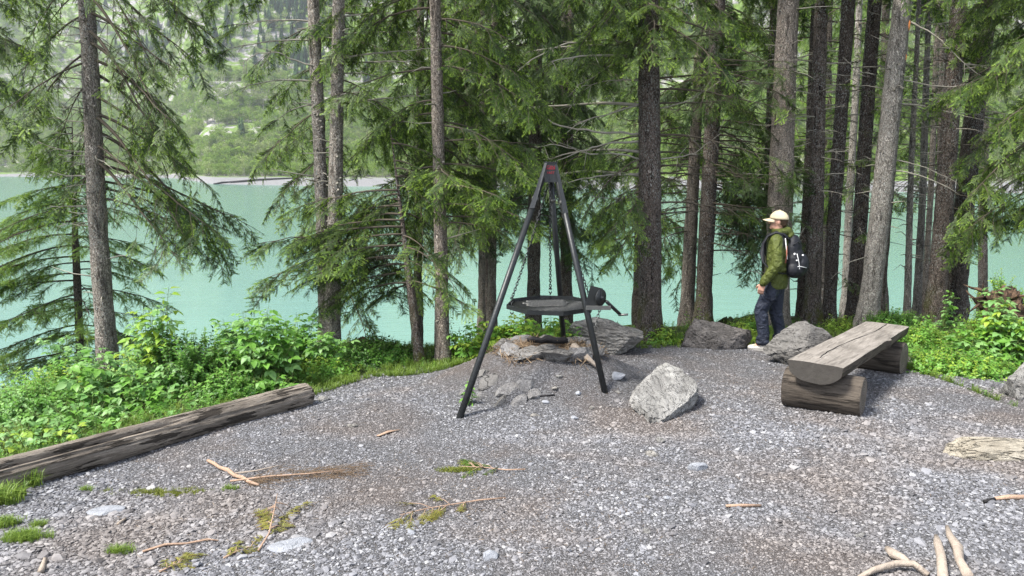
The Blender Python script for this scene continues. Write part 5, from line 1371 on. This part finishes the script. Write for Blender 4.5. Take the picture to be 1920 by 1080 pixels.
# small tufts and moss cushions in the gravel
def tufts(name, label, px, py, rx, ry, n, col, s0, s1, nt_, cat, group):
    c = G(px, py); r = np.random.default_rng(int(px + py)); a = r.normal(0, .62, (n, 2)) * [rx, ry]; a = a + .25 * np.array([rx, ry]) * np.sin(np.arange(n) % 5)[:, None]
    root_z = gzf(c.x, c.y); A = np.stack([a[:, 0], a[:, 1], gz(c.x + a[:, 0], c.y + a[:, 1]) - root_z], 1)
    rot = np.zeros((n, 3)); rot[:, 2] = r.random(n) * 6.28
    o = scatter(name, A, rot, r.uniform(s0, s1, n), r.integers(0, nt_, n), col); o.location = (c.x, c.y, root_z)
    tag(o, label, kind='stuff')
for args in ((45, 1012, .08, .035, 90, .4, .7, 'bright grass cushion near the lower left corner'), (12, 985, .06, .03, 50, .4, .7, 'smaller grass cushion at the left edge'), (75, 985, .03, .02, 18, .35, .5, 'tiny grass tuft right of the grass cushion'),
             (8, 940, .06, .06, 60, .7, 1.3, 'taller grass under the left end of the log'), (50, 912, .05, .03, 14, .9, 1.5, 'arching grass blades against the log'), (228, 1036, .05, .025, 26, .3, .6, 'tiny grass tuft near the bottom left'), (430, 918, .05, .02, 20, .2, .4, 'tiny moss spot left of the dry brush'), (160, 920, .03, .02, 10, .3, .5, 'tiny grass spot in the gravel below the log')):
    tufts('grass_tuft', args[7], args[0], args[1], args[2], args[3], args[4], TUFT, args[5], args[6], 4, 'grass', None)
for args in ((310, 925, .20, .04, 110, .7, 1.3, 'thin line of moss in the gravel at the left'), (860, 882, .10, .02, 70, .8, 1.4, 'moss on the fallen twig in the middle')):
    tufts('moss_patch', args[7], args[0], args[1], args[2], args[3], args[4], MOSS, args[5], args[6], 2, 'moss', None)
c = G(875, 758); shr = shrub('seedling', 'tiny green seedling beside the foot of the left tripod leg', 872, c.y, 738, .05, 3, 'leaf_mid', (3,), .75, 12, dens=.05)

# gravel stones
def pebble(seed, flat):
    bm = bmesh.new(); bmesh.ops.create_icosphere(bm, subdivisions=1, radius=.5); r = np.random.default_rng(seed)
    V = np.array([v.co[:] for v in bm.verts]); F = [[v.index for v in f.verts] for f in bm.faces]; bm.free()
    for _ in range(5):
        p = r.normal(size=3); p /= np.linalg.norm(p); d = r.uniform(.25, .42); t = V @ p; V[t > d] -= (t[t > d] - d)[:, None] * p
    V *= 1 + r.normal(0, .06, (len(V), 1)); V *= np.array([1, r.uniform(.6, .85), flat]); return V, F
PEB = template_coll([mk('p', *pebble(i, [.28, .4, .22, .5, .34, .25, .45][i]), M['gravel'], smooth=False) for i in range(7)])
r = np.random.default_rng(99)
def gravel_field(n, y0, y1, dens_k, s0, s1):
    y = r.uniform(y0, y1, n); x = r.uniform(-1, 1, n) * (.80 * y + .6); ok = (y < Gv(x) + .12 * r.normal(size=n) + .05)
    return x[ok], y[ok], r.lognormal(0, .42, ok.sum()) * r.uniform(s0, s1, ok.sum())
parts = [gravel_field(150000, 2.6, 5.6, 1, .009, .017), gravel_field(260000, 5.4, 11.0, 1, .010, .019), gravel_field(3500, 2.6, 11.0, 1, .025, .045), gravel_field(9000, 1.2, 2.7, 1, .014, .024)]
x = np.concatenate([p[0] for p in parts]); y = np.concatenate([p[1] for p in parts]); sz = np.concatenate([p[2] for p in parts])
sz = np.minimum(sz, .075)
fine = sn(x, y, .9, 1.7) + .4 * sn(x, y, 2.3, .3)       # trodden patches hold finer grit
big = np.clip(.5 - .25 * x * 0 + .9 * np.exp(-((x + 2.2) ** 2 + (y - 3.6) ** 2) / 1.6) + .9 * np.exp(-((x - 3.2) ** 2 + (y - 4.6) ** 2) / 1.8) + .7 * np.exp(-((x + 1.8) ** 2 + (y - 6.6) ** 2) / .5), .5, 1.3)
sz = sz * np.clip(.72 + .28 * (fine < .35) + .45 * (big - .5), .7, 1.45)
md = np.hypot(x - MC[0], y - MC[1]); sz = np.where(md < 1.1, sz * .75, sz); keep = ~((md < 1.0) & (r.random(len(x)) < .35)); x, y, sz = x[keep], y[keep], sz[keep]
n = len(x); rot = np.stack([r.normal(0, .22, n), r.normal(0, .22, n), r.random(n) * 6.28], 1)
A = np.stack([x, y, gz(x, y) + sz * .05], 1)
tag(scatter('gravel', A, rot, sz, r.integers(0, 7, n), PEB), 'loose grey slate gravel covering the terrace', kind='stuff')
# needle litter in brownish drifts
g = Geo(); g.add([(-.5, -.03, 0), (.5, -.02, 0), (.5, .02, .03), (-.5, .03, 0)], [(0, 1, 2, 3)]); LIT = template_coll([g.build('t', M['straw'], smooth=False), mk('t2', [(-.5, 0, 0), (0, .1, .02), (.5, .25, 0), (0, .06, 0)], [(0, 1, 2, 3)], M['needle_brown'], smooth=False)])
n = 30000; y = r.uniform(2.8, 10.5, n); x = r.uniform(-1, 1, n) * (.78 * y + .3); f = sn(x, y, 1.3, 4) + .5 * sn(x, y, 3.1); ok = (y < Gv(x)) & (r.random(n) < np.clip(.22 + .6 * f, .05, .9)); x, y = x[ok], y[ok]; n = len(x)
tag(scatter('needle_litter', np.stack([x, y, gz(x, y) + .008], 1), np.stack([r.normal(0, .2, n), r.normal(0, .2, n), r.random(n) * 6.28], 1), r.uniform(.012, .035, n), r.integers(0, 2, n), LIT), 'scattered brown needles and bits of straw on the gravel', kind='stuff')
# dry straw round the hearth
n = 1700; a = r.uniform(0, 6.28, n); q = r.uniform(.22, .60, n) + .05 * np.sin(a * 5); x = MC[0] + q * np.cos(a); y = MC[1] + q * np.sin(a) * .9
tag(scatter('dry_straw', np.stack([x, y, gz(x, y) + r.uniform(.0, .07, n)], 1), np.stack([r.normal(0, .5, n), r.normal(0, .5, n), r.random(n) * 6.28], 1), r.uniform(.05, .14, n), np.zeros(n, int), LIT), 'dry straw and twigs packed between the hearth stones', kind='stuff')

# ================================================================== STICKS, BRUSH, DRIFTWOOD
def line(*pp, h=.012): return [gp(px, py, h if not isinstance(h, (list, tuple)) else h[i]) for i, (px, py) in enumerate(pp)]
stick('fallen_branch', 'thick pinkish peeled branch stub at the left end of the dry brush', 'branch', line((390, 868), (402, 874), (412, 881), (428, 886), (440, 896), (455, 900), (468, 909), (486, 914), h=.018), [.010, .013, .011, .014, .012, .013, .011, .007], 'stick', .35, 9)
stick('twig', 'thin twig running right from the peeled branch stub', 'twig', line((440, 893), (480, 888), (515, 880), (535, 876), h=.02), [.006, .005, .004, .002], 'drift', .3, 6)
stick('twig', 'long thin bare twig across the gravel at the lower left', 'twig', line((268, 1038), (310, 1025), (350, 1023), (390, 1015), (410, 1017), h=.012), [.006, .007, .006, .005, .003], 'stick', .3, 6)
stick('bark_strip', 'rusty brown sliver of bark left of the left tripod foot', 'bark', line((708, 820), (728, 812), (750, 808), h=.012), [.014, .02, .006], 'stick', .3, 6, flat=.3)
stick('stick', 'short reddish stick on the gravel at the lower right', 'stick', line((1361, 952), (1390, 951), (1427, 951), h=.012), [.008, .011, .007], 'stick', .3, 7)
stick('stick', 'pale orange stick end reaching in from the right edge', 'stick', line((1865, 939), (1890, 936), (1960, 937), h=.014), [.010, .015, .017], 'stick', .2, 8)
stick('stick', 'dark short stick tip beside the orange stick end at the right', 'stick', line((1845, 944), (1868, 938), h=.012), [.012, .010], 'char', .2, 6)
stick('driftwood_root', 'left of two upright bleached roots in the bottom right corner', 'driftwood', line((1754, 1022), (1757, 1040), (1763, 1062), (1768, 1100), h=[.05, .06, .05, .02]), [.012, .021, .021, .024], 'drift', .25, 10)
stick('driftwood_root', 'right curved bleached root in the bottom right corner', 'driftwood', line((1774, 1008), (1779, 1025), (1793, 1048), (1797, 1068), (1815, 1092), h=[.06, .06, .06, .05, .03]), [.012, .018, .026, .021, .024], 'drift', .25, 10, seed=3)
stick('driftwood_root', 'small bleached knob of root left of the upright pair', 'driftwood', line((1664, 1040), (1676, 1050), (1692, 1057), (1702, 1064), h=.03), [.018, .026, .020, .012], 'drift', .5, 9, seed=5)
stick('driftwood_root', 'dull grey root arching along the bottom edge near the right corner', 'driftwood', line((1610, 1086), (1640, 1078), (1680, 1070), (1712, 1071), (1740, 1082), h=[.01, .03, .04, .04, .01]), [.010, .014, .017, .017, .014], 'drift', .3, 10, seed=7)
stick('driftwood', 'pale flake of driftwood lying near the bottom left', 'driftwood', line((222, 985), (236, 975), h=.01), [.01, .006], 'drift', .4, 6)
stick('driftwood', 'whitish stick pointing down in the lower left gravel', 'driftwood', line((85, 1052), (78, 1075), h=.012), [.010, .016], 'drift', .4, 6)
def fir_twig(label, pts, seed, ntip, mat_i, spread=.16):
    root = empty('fir_twig', pts[0][:]); tag(root, label, 'twig', 'fallen fir twigs on the gravel'); b = pts[0]
    g = Geo(); P2 = np.array([(p - b)[:] for p in pts]); g.tube(P2, np.linspace(.006, .002, len(pts)), 5)
    r = np.random.default_rng(seed); S_ = []
    for i in range(ntip):
        t = r.uniform(.35, 1) if ntip > 8 else r.uniform(.1, 1); f = t * (len(pts) - 1); k = min(int(f), len(pts) - 2); p = P2[k] + (P2[k + 1] - P2[k]) * (f - k); d = (P2[k + 1] - P2[k]); d /= np.linalg.norm(d)
        sg = r.choice([-1, 1]); q = d * r.uniform(.3, .9) + np.array([-d[1], d[0], 0]) * sg * r.uniform(.4, 1); q /= np.linalg.norm(q); e = p + q * r.uniform(.3, 1) * spread
        e[2] = gzf(e[0] + b.x, e[1] + b.y) - b.z + .02; g.tube([p, (p + e) / 2 + [0, 0, .01], e], [.003, .002, .0015], 4)
        S_.append((e - q * .05, q, np.array([0, 0, 1.]) + r.normal(0, .2, 3), r.uniform(.3, .55)))
    g.build('twig_wood', M['stick'], root)
    scatter('needles', np.array([s_[0] for s_ in S_]), rot_euler(np.array([s_[1] for s_ in S_]), np.array([s_[2] for s_ in S_])), np.array([s_[3] for s_ in S_]), r.integers(0, 4, len(S_)), mat_i, root)['kind'] = 'stuff'
M['needle_y'] = m_leaf('yellowing_needles', (.14, .145, .03), (.27, .25, .05), .2)
SP_Y = spray_coll(M['needle_y'], M['needle_brown'], .3); SP_Y2 = spray_coll(M['needle_b'], M['needle_y'], .5)
fir_twig('yellowing fir twig lying left of centre near the bottom', line((948, 938), (900, 942), (850, 950), (800, 958), (750, 970), h=.015), 1, 12, SP_Y)
fir_twig('mossy green fir twig lying in the middle of the gravel', line((985, 884), (950, 885), (905, 880), (860, 878), h=.015), 2, 9, SP_Y2, .12)
fir_twig('yellow fir twig standing up from the gravel at the lower left', line((485, 1035), (505, 1010), (515, 985), (522, 962), h=[.01, .03, .08, .12]), 3, 12, SP_Y, .13)
fir_twig('small browned fir tip at the bottom left edge of the picture', line((300, 1076), (320, 1066), (335, 1062), h=.012), 4, 5, SP_Y, .07)
fir_twig('bit of orange fir twig left of the standing yellow one', line((420, 1050), (440, 1040), (470, 1030), h=.012), 5, 6, SP_Y, .10)
# dry brush heap
c = G(560, 900); root = empty('dry_brush', c[:]); tag(root, 'heap of dry beige needleless brush beside the peeled branch', 'brush')
g = Geo(); r = np.random.default_rng(12)
for i in range(520):
    t = r.random(); p = np.array([-.33 + .72 * t, -.02 + .16 * t + r.normal(0, .055), 0]); a = r.normal(.3, .7); L = r.uniform(.03, .10)
    p[2] = gzf(c.x + p[0], c.y + p[1]) - c.z + abs(r.normal(0, .018)); d = np.array([math.cos(a), math.sin(a), r.normal(0, .2)]); e = p + d * L; e[2] = max(e[2], p[2] * .5); g.tube([p, (p + e) / 2 + [0, 0, .006], e], .0011, 3, cap=False)
g.build('dry_twigs', M['straw'], root)['kind'] = 'stuff'
g = Geo(); g.tube([(-.42, -.06, .02), (-.2, .0, .025), (.05, .03, .03), (.3, .10, .03)], [.007, .006, .005, .003], 5); g.build('stalk', M['stick'], root)
# long dark log lying on the far gravel bar, and its pale stones
p = P(405, 335, 300); 
for i, (pa, pb, Y, rr) in enumerate((((432, 334), (560, 323), 300, .45), ((400, 338), (440, 331), 296, .4))):
    a = P(*pa, Y); b_ = P(*pb, Y + 6); a.z = float(hillz(a.x / a.y, a.y)) + .3; b_.z = float(hillz(b_.x / b_.y, b_.y)) + .3
    stick('drift_log', ['long dark driftwood line on the far gravel bar', 'short dark driftwood at the tip of the far gravel bar'][i], 'driftwood', [a, a.lerp(b_, .4) + Vector((0, 0, .3)), b_], [rr, rr, rr * .6], 'char', .4, 6)
